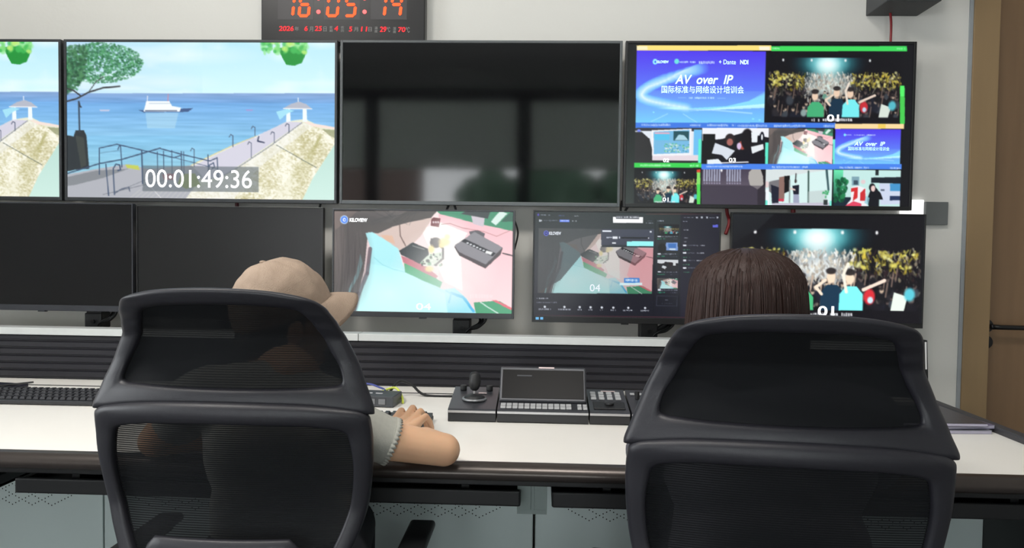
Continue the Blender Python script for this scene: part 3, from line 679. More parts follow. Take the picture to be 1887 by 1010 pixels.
    P.ell(.31, .05, .02, .07, (250, 252, 255), soft=.6); P.poly([(.88, 0), (1, 0), (1, 1), (.88, 1)], (30, 26, 32)); P.poly([(.74, .1), (.8, 0), (.92, .02), (.96, .2), (.97, .42), (.88, .55), (.76, .44), (.73, .25)], (176, 172, 168)); P.rect(0, .45, 1, 1, (70, 63, 76), .55)
    S(806, 748, 1172, 948, -3); P.rect(0, 0, 1, 1, (214, 240, 238)); P.poly([(0, 0), (1, 0), (.4, .15), (.05, .35), (0, .4)], (216, 225, 226)); P.poly([(.05, .34), (.26, .26), (.26, .9), (.05, .6)], (120, 118, 122)); P.poly([(.2, .22), (.3, .18), (.28, .85), (.2, .85)], (142, 110, 102)); P.poly([(.28, .18), (.36, .17), (.35, .6), (.28, .66)], (22, 20, 24))
    P.line([(.64, .05), (.645, .9)], 6, (70, 95, 90)); P.line([(.91, .02), (.94, .55)], 7, (60, 90, 95)); P.line([(.36, .3), (.36, .9)], 5, (150, 160, 160)); P.poly([(.64, .6), (.92, .55), (.92, .9), (.64, .92)], (190, 200, 200), .6)
    P.ell(.45, .32, .018, .06, (70, 60, 60)); P.line([(.455, .12), (.45, .3)], 4, (60, 55, 58)); P.poly([(.40, .45), (.50, .42), (.5, .68), (.42, .68)], (28, 30, 46)); P.poly([(.42, .68), (.5, .68), (.51, .95), (.42, .95)], (160, 165, 190)); P.line([(.37, .52), (.44, .56)], 5, (225, 200, 190))
    P.poly([(.08, .42), (.2, .5), (.2, .95), (.1, .95)], (34, 36, 52)); P.ell(.02, .42, .03, .1, (225, 205, 205)); P.poly([(0, .55), (.05, .55), (.06, 1), (0, 1)], (240, 245, 250)); P.rect(.2, .8, .28, .88, (205, 60, 85)); P.poly([(.1, .93), (1, .9), (1, 1), (.1, 1)], (196, 192, 208))
    for i in range(14): P.ell(.9+r.uniform(-.05, .05), .68+r.uniform(-.09, .08), .012, .04, (70, 170, 110), .8, ang=r.uniform(-1, 1))
    P.rect(.87, .82, .93, .97, (50, 58, 60)); P.rect(.0, .85, .03, 1, (120, 235, 215)); P.rect(.96, .85, 1, 1, (120, 235, 215))
    S(1178, 752, 1546, 952, -3); P.rect(0, 0, 1, 1, (196, 232, 228)); P.grad([(0, 0), (.14, 0), (.12, 1), (0, 1)], (110, 235, 180), (16, 60, 48)); P.rect(.0, .75, .3, 1, (24, 40, 54))
    for i in range(40): P.ell(.1+r.uniform(-.08, .1), .55+r.uniform(-.3, .3), .03, .07, r.choice([(20, 92, 58), (14, 70, 48), (36, 130, 80)]), .85)
    P.rect(.27, .18, .38, .42, (128, 165, 178)); P.rect(.3, .28, .36, .4, (60, 82, 96)); P.rect(.62, .0, .67, .14, (36, 44, 48)); P.poly([(.56, .2), (1, .18), (1, .36), (.56, .34)], (26, 34, 44)); P.poly([(.68, .36), (1, .36), (1, .92), (.7, .95)], (205, 214, 236)); P.rect(.84, .36, 1, .56, (70, 150, 205)); P.rect(.84, .7, 1, .82, (36, 52, 92)); P.rect(.7, .52, .76, .56, (90, 100, 120))
    P.poly([(.26, .48), (.36, .42), (.48, .5), (.5, 1), (.18, 1), (.26, .8)], (240, 238, 242)); P.poly([(.26, .5), (.36, .47), (.36, .75), (.29, .85), (.31, .58), (.26, .6)], (212, 48, 52)); P.poly([(.4, .62), (.47, .5), (.48, .84), (.4, .84)], (205, 50, 55)); P.poly([(.18, .98), (.3, .85), (.42, .92), (.42, 1)], (225, 70, 100)); P.ell(.44, .32, .035, .06, (225, 205, 208))
    P.poly([(.55, .55), (.62, .45), (.7, .62), (.74, .8), (.68, .8), (.68, 1), (.53, 1), (.5, .82)], (20, 22, 30)); P.ell(.575, .47, .05, .12, (24, 24, 30)); P.ell(.59, .5, .033, .09, (235, 205, 200)); P.poly([(.48, .7), (.54, .76), (.52, .95), (.46, .9)], (150, 205, 218), .8)
    P.full()
    # title bars
    R(92, 494, 1188, 522, (66, 122, 226)); R(1185, 500, 1562, 527, (248, 218, 160)); R(1420, 502, 1462, 525, (240, 205, 95))
    R(84, 714, 452, 740, (58, 208, 82)); R(453, 720, 1550, 749, (74, 132, 236))
    W_ = (215, 230, 255)
    for (a, b, y, sd, c) in ((125, 285, 506, 1, W_), (390, 450, 507, 2, W_), (485, 640, 508, 3, W_), (650, 815, 510, 4, W_), (850, 1025, 511, 5, W_), (1120, 1180, 512, 6, W_), (118, 285, 727, 7, (215, 255, 220)), (385, 440, 728, 8, (215, 255, 220)), (480, 680, 733, 9, W_), (840, 1035, 736, 10, W_), (1210, 1372, 739, 11, W_), (1485, 1545, 742, 12, W_)):
        P.dashes(q(a, 0)[0], q(b, 0)[0], q(0, y)[1], 4.2, c, sd, .95, .85)
    P.dashes(q(1055, 0)[0], q(1280, 0)[0], q(0, 478)[1], 6.5, (240, 240, 245), 30, .97); P.dashes(q(196, 0)[0], q(308, 0)[0], q(0, 927)[1], 3.5, (235, 235, 240), 31, .97)
    P.ell(q(200, 0)[0], q(0, 160)[1], 5, 5.5, (150, 240, 255)); P.ell(q(202, 0)[0], q(0, 160)[1], 2.4, 2.4, (70, 110, 240)); P.ell(q(318, 0)[0], q(0, 158)[1], 5, 5, (110, 225, 225))
    P.dashes(q(335, 0)[0], q(420, 0)[0], q(0, 161)[1], 4, (200, 240, 255), 40, .97); P.dashes(q(440, 0)[0], q(525, 0)[0], q(0, 163)[1], 6, (215, 240, 255), 41, .97)
    P.dashes(q(1290, 0)[0], q(1350, 0)[0], q(0, 561)[1], 2.2, (215, 240, 255), 42, .97); P.dashes(q(1358, 0)[0], q(1405, 0)[0], q(0, 561)[1], 3, (215, 240, 255), 43, .97); P.ell(q(1238, 0)[0], q(0, 560)[1], 2.5, 2.6, (130, 235, 255)); P.dashes(q(1243, 0)[0], q(1275, 0)[0], q(0, 560)[1], 2.2, (215, 240, 255), 44, .97)
    R(325, 356, 370, 359, (160, 210, 255), .7); R(540, 358, 585, 361, (160, 210, 255), .7); P.dashes(q(385, 0)[0], q(525, 0)[0], q(0, 358)[1], 4, (200, 240, 255), 45, .9)
tv4, rc = tv_shell(x4, 'wall television showing a grid of nine video feeds', bez_blk)
s4 = pic_in(tv4, rc, paint_multi, 520)
CY = emat('slide_title', (198, 250, 255), 1.0)
yt = TVY-.0008
TP('caption', 'AV  over  IP', 1244, 138, 1351, 155, yt, CY, tv4, s4, .25, .02)
TP('caption', '国际标准与网络设计培训会', 1219, 158, 1371, 172, yt, CY, tv4, s4, 0, .004)
TP('caption', 'KILOVIEW', 1210, 111.5, 1232, 116.5, yt, CY, tv4, s4, 0, .02)
TP('caption', '+ Dante', 1325, 110, 1356, 118.5, yt, CY, tv4, s4); TP('caption', 'NDI', 1364, 110.5, 1379, 118.5, yt, CY, tv4, s4, 0, .03)
TP('caption', 'AV  over  IP', 1574, 261, 1631, 269, yt, CY, tv4, s4, .25, .02)
TP('caption', '国际标准与网络设计培训会', 1563, 270.5, 1639, 277.5, yt, CY, tv4, s4)
TP('caption', '01', 1524, 211, 1546, 224, yt, WHITE, tv4, s4, 0, .02)
TP('caption', '02', 1222, 292, 1233, 299, yt, WHITE, tv4, s4, 0, .02); TP('caption', '03', 1343, 291, 1356, 299, yt, WHITE, tv4, s4, 0, .02)
TP('caption', '01', 1221, 364, 1232, 371, yt, WHITE, tv4, s4, 0, .02)

# ------------------------------------------------------------------ monitors on posts behind the desk divider
MY = 2.46
def monitor(x0, x1, z0, z1, label, chin, off=False, cap_m=bez_blk, side=.006, post=None, postw=.0):
    r = empty('monitor', ((x0+x1)/2, MY+.06, .75), 0, label, 'monitor', 'monitors on posts above the desk')
    bm = NB(); ringbox(bm, x0, x1, z0, z1, MY-.003, MY+.016, side, chin, .001); box(bm, (x0+x1)/2-.012, (x0+x1)/2+.012, MY-.002, MY+.014, z0-.004, z0+.002); WP('bezel', bm, cap_m, r)
    bm = NB(); box(bm, x0+.002, x1-.002, MY+.004, MY+.028, z0+.002, z1-.002, .003); box(bm, x0+.12, x1-.12, MY+.02, MY+.05, z0+.06, z1-.08, .01); WP('housing', bm, housing_m, r)
    rc = (x0+side-.001, x1-side+.001, z0+chin-.001, z1-side+.001)
    if off:
        bm = NB(); box(bm, rc[0], rc[1], MY, MY+.004, rc[2], rc[3]); WP('screen', bm, off, r)
    if post is not None:
        bm = NB(); box(bm, post-.028, post+.028, MY+.055, MY+.105, .7505, 1.2, .006); box(bm, post-.03, post+.03, MY+.05, MY+.108, .90, .955, .004); box(bm, post-.05, post+.05, MY+.03, MY+.06, 1.1, 1.2, .003)
        for k in range(4): box(bm, post-.02+k*.012, post-.016+k*.012, MY+.052, MY+.056, .925, .95)
        WP('post', bm, dark_m, r)
        bm = NB(); cyl(bm, (post+.002, MY+.05, .925), (0, -1, 0), .007, .006, 16); WP('knob', bm, steel, r)
        bm = NB()
        for j in range(3):
            tube(bm, catmull([(post+.05, MY+.06, 1.02), (post+.085-j*.012, MY+.05+.01*j, .965), (post+.06, MY+.05, .93+.006*j), (post+.02, MY+.052, .915), (post+.0, MY+.07, .86)], 6), .0045, 8)
        WP('cable', bm, steel, r, smooth=True)
    return r, rc
chin_l = mat('grey_monitor_chin', (96, 100, 108), .4, metal=.3)
px_ = lambda px, py=600: U(px, py, MY+.05).x
m1, rc = monitor(-2.028, -1.386, .965, 1.334, 'switched off monitor with grey bottom strip, leftmost in the row', .02, offscreen('switched_off_black', .35, .3), mat('grey_edge', (58, 60, 66), .4, metal=.3), .004, px_(171))
m2, rc = monitor(-1.374, -.733, .95, 1.328, 'switched off monitor behind the person in the beige cap', .02, off_mon, bez_blk, .004, px_(420))
m3, rc = monitor(-.702, -.089, .964, 1.326, 'monitor showing a pale blue coat and a grey box on a pink mat', .018, None, mat('grey_frame', (58, 60, 64), .35, metal=.2), .006, px_(850))
def work3(P):
    P.full(); P.quad = [P.T(p) for p in ((613, 389), (946, 386), (946, 578), (615, 577))]; P.k = float(P.quad[1][0]-P.quad[0][0]); paint_work(P, 1, 1.0); P.full()
    P.ell(634.5, 405, 8, 8.5, (185, 215, 255)); P.ell(634.5, 405, 6.4, 6.6, (58, 120, 235)); P.ell(634.5, 405, 3.6, 3.8, (240, 245, 255)); P.ell(635, 405, 1.8, 1.8, (70, 125, 235))
    P.dashes(866, 908, 546, 9, (235, 248, 250), 3, .95, .25)
s3 = pic_in(m3, rc, work3, 520, MY)
ym = MY-.0008
TP('caption', 'KILOVIEW', 644, 402, 677, 409, ym, WHITE, m3, s3, .1, .03); TP('caption', '04', 767, 559, 794, 571, ym, WHITE, m3, s3)
bm = NB()
for i, (a, b) in enumerate(((617, 623), (625.5, 631))):
    p0, p1 = U(a, 584.5, MY-.004), U(b, 580, MY-.004); box(bm, p0.x, p1.x, MY-.0036, MY-.0028, p0.z, p1.z, 0)
WP('indicator', bm, emat('indicator_blue', (95, 150, 190), .8), m3)
m4, rc = monitor(-.029, .588, .956, 1.328, 'monitor showing dark editing software with a side column of thumbnails', .02, None, bez_blk, .005, px_(1196))
def ui(P):
    P.full(); P.b[:] = np.array([27, 28, 38])/255
    q = lambda x, y: (960+x/3.741, 370+y/3.741)
    P.grad([q(95, 70), q(1400, 70), q(1400, 640), q(95, 640)], (38, 46, 48), (30, 30, 42)); P.grad([q(1100, 70), q(1400, 70), q(1400, 800), q(1100, 800)], (30, 30, 42), (34, 32, 46))
    P.quad = [P.T(q(*p)) for p in ((122, 190), (918, 198), (900, 642), (112, 635))]; P.k = float(P.quad[1][0]-P.quad[0][0]); paint_work(P, 4, .78)
    P.grad([(0, 0), (.55, 0), (.45, .25), (.2, .8), (.0, 1)], (60, 66, 70), (62, 64, 68), a=.75); P.poly([(.55, 0), (1, 0), (1, .28), (.55, .28)], (40, 46, 54))
    P.poly([(.84, .3), (1, .3), (1, .97), (.78, .72)], (214, 122, 132), .35); P.full()
    def R(x0, y0, x1, y1, c, a=1): P.poly([q(x0, y0), q(x1, y0), q(x1, y1), q(x0, y1)], c, a)
    def D(x0, x1, y, h, c, sd, de=.9, a=.9): P.dashes(q(x0, 0)[0], q(x1, 0)[0], q(0, y)[1], h, c, sd, de, a)
    R(553, 196, 918, 305, (58, 62, 78)); R(562, 204, 624, 214, (225, 230, 240)); R(590, 250, 630, 257, (170, 175, 190)); R(632, 246, 665, 262, (225, 228, 235)); R(690, 250, 880, 262, (20, 22, 30)); R(675, 247, 683, 262, (215, 218, 230)); R(628, 287, 655, 297, (220, 224, 230)); R(730, 280, 914, 312, (150, 240, 240)); R(888, 208, 902, 220, (210, 215, 225)); R(876, 253, 884, 261, (200, 200, 210))
    R(635, 112, 842, 152, (250, 250, 252)); R(655, 100, 815, 126, (60, 62, 70)); D(660, 815, 114, 3.4, (215, 220, 228), 3)
    W_ = (165, 172, 190)
    D(135, 172, 98, 2.2, W_, 1); D(183, 202, 99, 2.2, W_, 2); D(258, 300, 103, 2, (70, 90, 150), 3); D(360, 398, 105, 2.4, (200, 205, 215), 4); P.ell(*q(120, 97), 2.2, 2.2, (80, 70, 170)); D(125, 146, 136, 3.6, (215, 220, 230), 5); D(155, 258, 137, 2.4, (110, 118, 135), 6); R(266, 131, 334, 146, (98, 130, 235)); D(272, 328, 138, 2, (225, 230, 250), 7); D(348, 382, 140, 2.4, (185, 190, 200), 8)
    D(866, 905, 139, 2, (90, 96, 110), 9); D(860, 914, 154, 2.4, (130, 136, 150), 10); D(1122, 1188, 115, 2, (140, 145, 160), 11); D(1298, 1336, 117, 2.2, W_, 12)
    for x in (1213, 1246, 1283, 1355): R(x-7, 110, x+7, 122, (190, 195, 205), .9)
    D(940, 985, 139, 2.4, W_, 13); D(1115, 1148, 142, 2.2, W_, 14); R(1322, 166, 1358, 184, (92, 98, 205)); D(1122, 1155, 201, 2.4, (190, 195, 205), 15); D(1124, 1160, 257, 2.4, (175, 180, 190), 16); D(1124, 1140, 283, 2, (150, 155, 165), 17)
    for i, y in enumerate((308, 360, 411, 463)):
        R(1118, y-6, 1140, y+6, (215, 218, 228)); D(1146, 1205, y, 2, (115, 120, 135), 20+i); D(1210, 1268, y+1, 2.4, (185, 190, 200), 30+i); D(1118, 1165, y+30, 2.4, (70, 150, 110), 40+i)
    P.line([q(*p) for p in ((925, 130), (915, 790))], 1.5, (20, 20, 28)); P.line([q(*p) for p in ((1105, 130), (1085, 790))], 1.5, (20, 20, 28))
    for i, (y0, y1) in enumerate(((163, 237), (285, 358), (407, 482), (533, 606))):
        P.full(); P.sub(*q(948-i*3, y0), *q(1090-i*3, y1))
        if i == 0: paint_crowd(P, 12, .8, (90, 190, 220))
        elif i == 1: P.rect(0, 0, 1, 1, (36, 38, 42)); P.poly([(.4, .05), (.95, .02), (.97, .8), (.3, .75)], (120, 150, 205)); P.rect(.5, .12, .88, .55, (60, 110, 180)); P.rect(.55, .6, .85, .72, (200, 215, 225)); P.ell(.2, .6, .22, .5, (22, 22, 26))
        elif i == 2: P.rect(0, 0, 1, 1, (34, 33, 38)); P.poly([(0, 0), (1, 0), (1, .3), (.5, .2), (.2, .35), (0, .3)], (205, 208, 212)); P.ell(.4, .35, .09, .2, (28, 25, 30)); P.ell(.62, .4, .09, .2, (36, 25, 28)); P.poly([(.25, .5), (.45, .65), (.35, .85), (.2, .7)], (200, 205, 210)); P.poly([(.75, .1), (.88, .1), (.88, .5), (.75, .5)], (205, 208, 210))
        else: paint_work(P, 6, .85)
        P.full(); R(943, y1+4, 964, y1+13, (210, 215, 225)); D(968, 1080, y1+10, 2, (140, 145, 160), 50+i); D(940, 995, y1+26, 2.4, (50, 150, 110), 60+i); D(1030, 1078, y1+27, 1.6, (80, 86, 100), 70+i)
    P.line([q(*p) for p in ((938, 655), (1078, 660), (1074, 726), (934, 722), (938, 655))], 1, (70, 74, 92)); P.line([q(*p) for p in ((995, 684), (1012, 684))], 1.4, (120, 125, 140)); D(970, 1044, 708, 1.6, (70, 74, 90), 80)
    D(125, 190, 673, 2.4, (190, 195, 205), 81); P.line([q(*p) for p in ((108, 672), (116, 672))], 1.5, W_); D(108, 250, 701, 2.2, (125, 130, 145), 82)
    for i, (x, w) in enumerate(((164, 42), (300, 44), (405, 14), (480, 14), (557, 12), (637, 18), (740, 36), (856, 30))):
        P.ell(*q(x, 731+i*1.2), 2.6, 2.6, (222, 226, 235), .95, soft=.4); D(x-w, x+w, 748+i*1.4, 2.8, (205, 210, 222), 90+i, .95); 
    P.ell(*q(715, 545), 1, 1, (90, 150, 220)); R(710, 532, 818, 566, (60, 128, 205), .9); D(720, 806, 548, 5, (215, 230, 245), 99, .95); R(680, 566, 836, 582, (205, 235, 240), .85)
    P.ell(*q(174, 224), 5, 5.2, (92, 100, 210)); P.ell(*q(174, 224), 3.4, 3.5, (30, 34, 60)); P.ell(*q(174, 224), 1.6, 1.6, (92, 100, 210))
    P.line([q(*p) for p in ((100, 790), (1385, 808))], 1.2, (96, 50, 55)); P.line([q(*p) for p in ((860, 92), (1385, 92))], 1.0, (120, 60, 55))
s4m = pic_in(m4, rc, ui, 620, MY, 1)
TP('caption', 'KILOVIEW', 1012, 427, 1034, 433, ym, emat('dim_white', (190, 195, 205), .9), m4, s4m, .1, .02); TP('caption', '04', 1087, 524, 1106, 537, ym, emat('dim_white', (190, 195, 205), .9), m4, s4m)
bm = NB()
for i, (a, b) in enumerate(((987, 993), (995.5, 1001))):
    p0, p1 = U(a, 589, MY-.004), U(b, 584.5, MY-.004); box(bm, p0.x, p1.x, MY-.0036, MY-.0028, p0.z, p1.z, 0)
WP('indicator', bm, MATS['indicator_blue'], m4)
bm = NB(); a = Vector((px_(1196)+.03, MY+.07, .93)); b = Vector((px_(1262), MY+.05, .985))
tube(bm, [a, b, b+Vector((.02, 0, .06))], .009, 10); WP('brace', bm, dark_m, m4)
m5, rc = monitor(.621, 1.2465, .957, 1.329, 'monitor showing a concert crowd under stage lights, beside the wall plate', .016, None, bez_blk, .005, .93)
def crowd5(P):
    P.full(); P.b[:] = np.array([24, 25, 30])/255; q = lambda x, y: (1320+x/3.741, 370+y/3.741)
    P.sub(*q(112, 60), *q(1424, 862)); paint_crowd(P, 21, 1.12); P.full()
    P.grad([q(100, 90), q(400, 90), q(300, 190), q(100, 300)], (40, 44, 48), (26, 27, 32), a=.6)
    P.dashes(q(600, 0)[0], q(945, 0)[0], q(0, 785)[1], 7.5, (240, 242, 245), 31, .97)
s5 = pic_in(m5, rc, crowd5, 520, MY, 4)
TP('caption', '01', 1507, 564, 1537, 583, ym, WHITE, m5, s5, 0, .02)

# ------------------------------------------------------------------ clock above the televisions
cy = WALL_Y-.045
cx0, cx1, cz0 = U(481, 72, cy).x, U(783, 72, cy).x, TZ1+.004
cz1 = U(630, -48, cy).z
clk = empty('wall_clock', ((cx0+cx1)/2, WALL_Y, cz0), 0, 'black digital wall clock with large red numbers above the televisions', 'clock')
bm = NB(); box(bm, cx0, cx1, cy, WALL_Y, cz0, cz1, .004); WP('case', bm, mat('clock_black', (28, 28, 30), .3, var=.03), clk)
seg_m = emat('orange_red_digit', (255, 84, 40), 1.15); dim = mat('digit_window', (50, 48, 51), .4); red_s = emat('red_digit', (255, 40, 48), 1.1); grey_t = emat('grey_lettering', (128, 128, 126), .35)
SEG = {'0': 'abcdef', '1': 'bc', '4': 'fgbc', '5': 'afgcd', '6': 'afgedc', '2': 'abged', '9': 'abcdfg', '7': 'abc'}
def seven(bm, ch, px0, px1, py0, py1, Y, w=.0105, slant=.12):
    a, b = U(px0, py1, Y), U(px1, py0, Y); W_, H_ = b.x-a.x, b.z-a.z; g = w*.55
    def P(u, v): z = a.z+v; return (a.x+u+slant*(v-0), z)
    h2 = H_/2
    def hs(v): return [P(g, v), P(g+w*.4, v+w/2), P(W_-g-w*.4, v+w/2), P(W_-g, v), P(W_-g-w*.4, v-w/2), P(g+w*.4, v-w/2)]
    def vs(u, v0, v1): return [P(u, v0+g), P(u+w/2, v0+g+w*.4), P(u+w/2, v1-g-w*.4), P(u, v1-g), P(u-w/2, v1-g-w*.4), P(u-w/2, v0+g+w*.4)]
    S = {'a': hs(H_-w/2), 'g': hs(h2), 'd': hs(w/2), 'b': vs(W_-w/2, h2, H_), 'c': vs(W_-w/2, 0, h2), 'f': vs(w/2, h2, H_), 'e': vs(w/2, 0, h2)}
    for s in SEG[ch]: prism(bm, S[s], Y-.0012, Y-.0004)
for (a, b) in ((512, 578), (597, 664), (683, 750)):
    bm = NB(); p, q_ = U(a, 36, cy), U(b, -22, cy); box(bm, p.x, q_.x, cy-.0005, cy+.001, p.z, q_.z); WP('digit_window', bm, dim, clk)
for ch, a, b in (('1', 516, 542), ('6', 548, 571), ('0', 600, 624), ('5', 633, 656), ('1', 689, 711), ('4', 717, 740)):
    bm = NB(); seven(bm, ch, a, b, -15, 32, cy-.0008, slant=.10); WP('digit', bm, seg_m, clk)
bm = NB()
for x in (587, 672):
    for y in (22, -3): p = U(x, y, cy); bm = NB(); prism(bm, [(p.x+.0075*math.cos(k*PI/6), p.z+.0075*math.sin(k*PI/6)) for k in range(12)], cy-.002, cy); WP('colon_dot', bm, emat('pink_red_dot', (255, 100, 100), 1.1), clk)
for s, a, b, y0, y1, m in (('2026', 514, 541, 48, 57, red_s), ('年', 543, 551, 49, 57, grey_t), ('6', 561, 567, 48, 57, red_s), ('月', 570, 577, 49, 58, grey_t), ('25', 580, 593, 48, 57, red_s), ('日', 596, 602, 49, 58, grey_t), ('星', 607, 613, 48, 53, grey_t), ('期', 607, 613, 54, 59, grey_t), ('4', 616, 623, 48, 57, red_s), ('农', 628, 634, 48, 53, grey_t), ('历', 628, 634, 54, 59, grey_t), ('5', 643, 649, 49, 58, red_s), ('月', 652, 660, 50, 58, grey_t), ('11', 665, 677, 49, 58, red_s), ('日', 679, 685, 50, 58, grey_t), ('温', 690, 696, 49, 54, grey_t), ('度', 690, 696, 55, 60, grey_t), ('29', 700, 712, 49, 59, red_s), ('℃', 713, 719, 50, 59, grey_t), ('湿', 724, 730, 50, 55, grey_t), ('度', 724, 730, 56, 61, grey_t), ('70', 734, 747, 50, 59, red_s), ('℃', 748, 755, 50, 60, grey_t)):
    TP('lettering', s, a, y0, b, y1, cy-.001, m, clk, clk, .1 if m is red_s else 0, .012 if m is red_s else .004)
bm = NB(); p, q_ = U(745, 72, cy), U(767, 69, cy); box(bm, p.x, q_.x, cy-.002, cy, cz0, cz0+.007); WP('name_plate', bm, mat('silver_plate', (190, 190, 190), .3), clk)

# ------------------------------------------------------------------ things on the wall at the right
p, q_ = U(1595, 30, WALL_Y), U(1690, 30, WALL_Y)
sp = empty('wall_speaker', ((p.x+q_.x)/2, WALL_Y, p.z), 0, 'dark grey box mounted high on the wall above the right television', 'speaker')
bm = NB(); box(bm, p.x, q_.x, 2.48, WALL_Y, p.z, p.z+.22, .003); WP('case', bm, mat('speaker_grey', (66, 68, 70), .6), sp)
bm = NB(); box(bm, p.x+.004, q_.x-.004, 2.474, 2.482, p.z+.004, p.z+.216, .002); WP('front_grille', bm, dark_m, sp)
a, b = U(1705, 372, WALL_Y-.01), U(1745, 415, WALL_Y-.01)
wp_ = empty('wall_plate', ((a.x+b.x)/2, WALL_Y, b.z), 0, 'grey square wall panel beside the right end of the televisions', 'wall panel')
bm = NB(); box(bm, a.x, b.x, WALL_Y-.016, WALL_Y, b.z, a.z, .002); WP('cover', bm, mat('plate_grey', (98, 102, 102), .5), wp_)
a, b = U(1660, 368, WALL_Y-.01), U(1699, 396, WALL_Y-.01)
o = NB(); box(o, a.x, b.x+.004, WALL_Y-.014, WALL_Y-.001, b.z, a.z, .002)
o = obj('light_switch', o, emat('glowing_switch_white', (255, 255, 255), .9)); tag(o, 'bright white square plate on the wall half hidden by the right television', 'switch')  # brightness of the plate is put into its material as glow
rc_m = mat('red_cable_sleeve', (128, 30, 36), .5)
def cable(name, pts, r, m, label, group=None):
    bm = NB(); tube(bm, catmull(pts, 8), r, 8); o = obj(name, bm, m, None, True); return tag(o, label, 'cable', group)
Yc = 2.575
cable('cable', [U(1641, -8, 2.6)+Vector((0, .02, 0)), U(1642, 40, 2.6), U(1640, 100, 2.6)], .0042, rc_m, 'thin red cable running down from the wall box to the right television')
cable('cable', [U(1338, 372, 2.6), U(1340, 392, 2.6), U(1344, 410, 2.58), U(1337, 432, 2.57)], .006, rc_m, 'red ribbon cable hanging between the two right monitors')
cable('cable', [U(1461, 370, 2.6), U(1462, 402, 2.6)], .008, rc_m, 'short red cable above the concert crowd monitor')
cable('cable', [U(436, 360, 2.6), U(437, 392, 2.6)], .007, mat('dark_red', (90, 28, 34), .5), 'short dark red cable above the monitor behind the beige cap')
for pts, lab in (([(592, 365), (590, 378), (585, 396)], 'black cable end in the gap left of the pink mat monitor'), ([(832, 368), (826, 380), (820, 395)], 'black cable pair above the pink mat monitor, left one'), ([(832, 366), (838, 380), (842, 395)], 'black cable pair above the pink mat monitor, right one'), ([(1146, 370), (1144, 384), (1144, 400)], 'black straight cable above the editing software monitor'), ([(1165, 368), (1157, 381), (1148, 396)], 'black slanting cable above the editing software monitor')):
    cable('cable', [U(x, y, Yc+.03) for x, y in pts], .004, dark_m, lab)
cable('cable', [U(945, 398, 2.57), U(953, 420, 2.57), U(954, 435, 2.58), U(948, 460, 2.58)], .003, dark_m, 'black looped cable at the right edge of the pink mat monitor')
# ------------------------------------------------------------------ control desk
DF, DB, DL, DR = 1.54, 2.60, -2.6, 1.185
DZ = .75
lam = mat('white_laminate', (249, 246, 240), .38, var=.02, scale=8)
nose_m = mat('dark_bronze_edge', (72, 66, 63), .28, metal=.55)
panel_m = mat('grey_green_steel_panel', (190, 203, 202), .42, metal=.15, var=.03, scale=4)
hole_m = mat('perforation_black', (12, 14, 14), .9)
blk = mat('black_steel', (26, 27, 29), .45, metal=.2)
desk = empty('control_desk', (0, 2.0, 0), 0, 'long white topped control desk with black slatted divider and grey steel panels', 'desk')
bm = NB(); box(bm, DL, DR-.03, DF, DB, DZ-.026, DZ, .001); WP('tabletop', bm, lam, desk)
bm = NB(); xprism(bm, [(DF, DZ+.001), (DF-.008, DZ+.002), (DF-.022, DZ-.003), (DF-.032, DZ-.013), (DF-.033, DZ-.022), (DF-.026, DZ-.032), (DF-.01, DZ-.036), (DF, DZ-.036)], DL, DR, 0)
WP('front_edge', bm, nose_m, desk, sharp=.9)
bm = NB(); box(bm, DR-.03, DR, DF-.005, DB, DZ-.03, DZ+.016, .004); WP('side_edge', bm, mat('dark_grey_edge', (62, 62, 66), .5), desk)
bm = NB(); box(bm, DL, DR-.03, 2.245, 2.252, DZ, DZ+.0012); WP('cable_slot', bm, hole_m, desk)
# slatted divider with a pale cap
VY = 2.35
bm = NB()
zz = [.757, .782, .806, .830, .854, .878, .898]
box(bm, DL, DR-.02, VY+.006, VY+.03, DZ+.001, .9)
for a, b in zip(zz[:-1], zz[1:]): 
    xprism(bm, [(VY+.007, a+.0005), (VY, a+.003), (VY, b-.006), (VY+.007, b-.002)], DL, DR-.02)
WP('slatted_divider', bm, mat('black_slats', (44, 44, 50), .42, metal=.3, var=.05), desk)
sx = U(662, 620, VY).x
capm = mat('pale_grey_cap', (206, 210, 210), .35)
for (a, b) in ((DL, sx-.001), (sx+.001, DR-.012)):
    bm = NB(); box(bm, a, b, VY-.012, VY+.045, .897, .92, .0015); WP('divider_cap', bm, capm, desk)
bm = NB(); a = [(VY-.05, DZ+.001), (VY-.05, .80), (VY-.035, .935), (VY+.05, .935), (VY+.05, DZ+.001)]; xprism(bm, a, DR-.012, DR+.004); WP('divider_end', bm, blk, desk)
bm = NB(); xprism(bm, [(VY-.052, DZ+.02), (VY-.037, .93), (VY-.034, .93), (VY-.049, DZ+.02)], DR-.004, DR+.001); WP('end_trim', bm, mat('white_metal', (220, 220, 220), .4), desk)
# steel panels with rhombus perforations below
PY = 1.95
def perf(bm, x0, zc):
    a, h, n = .0552, .0142, 16
    T = [x0+a+a*k for k in range(n+1)]; D = set()
    def seg(xa, za, xb, zb, steps):
        for i in range(steps+1):
            t = i/steps; D.add((round(xa+(xb-xa)*t, 4), round(za+(zb-za)*t, 4)))
    top, bot = zc+2*h, zc-2*h
    for k in range(n+1):
        for s, zt in ((1, top), (-1, bot)):
            if k+2 <= n: seg(T[k], zt, T[k+2], -zt+2*zc, 12)
            elif k+1 <= n: seg(T[k], zt, T[k+1], zc, 6)
            else: seg(T[k], zt, T[k]+a, zc, 6)
    seg(T[0], top, T[0]-a, zc, 6); seg(T[0], bot, T[0]-a, zc, 6); seg(T[1], top, T[0], zc, 6); seg(T[1], bot, T[0], zc, 6)
    for (x, z) in D:
        f = bm.faces.new([bm.verts.new((x+.0019*math.cos(k*PI/3), PY-.0006, z+.0019*math.sin(k*PI/3))) for k in range(6)]); f.material_index = 1
mods = [(-2.355, -1.186), (-1.182, -.012), (-.006, 1.16)]
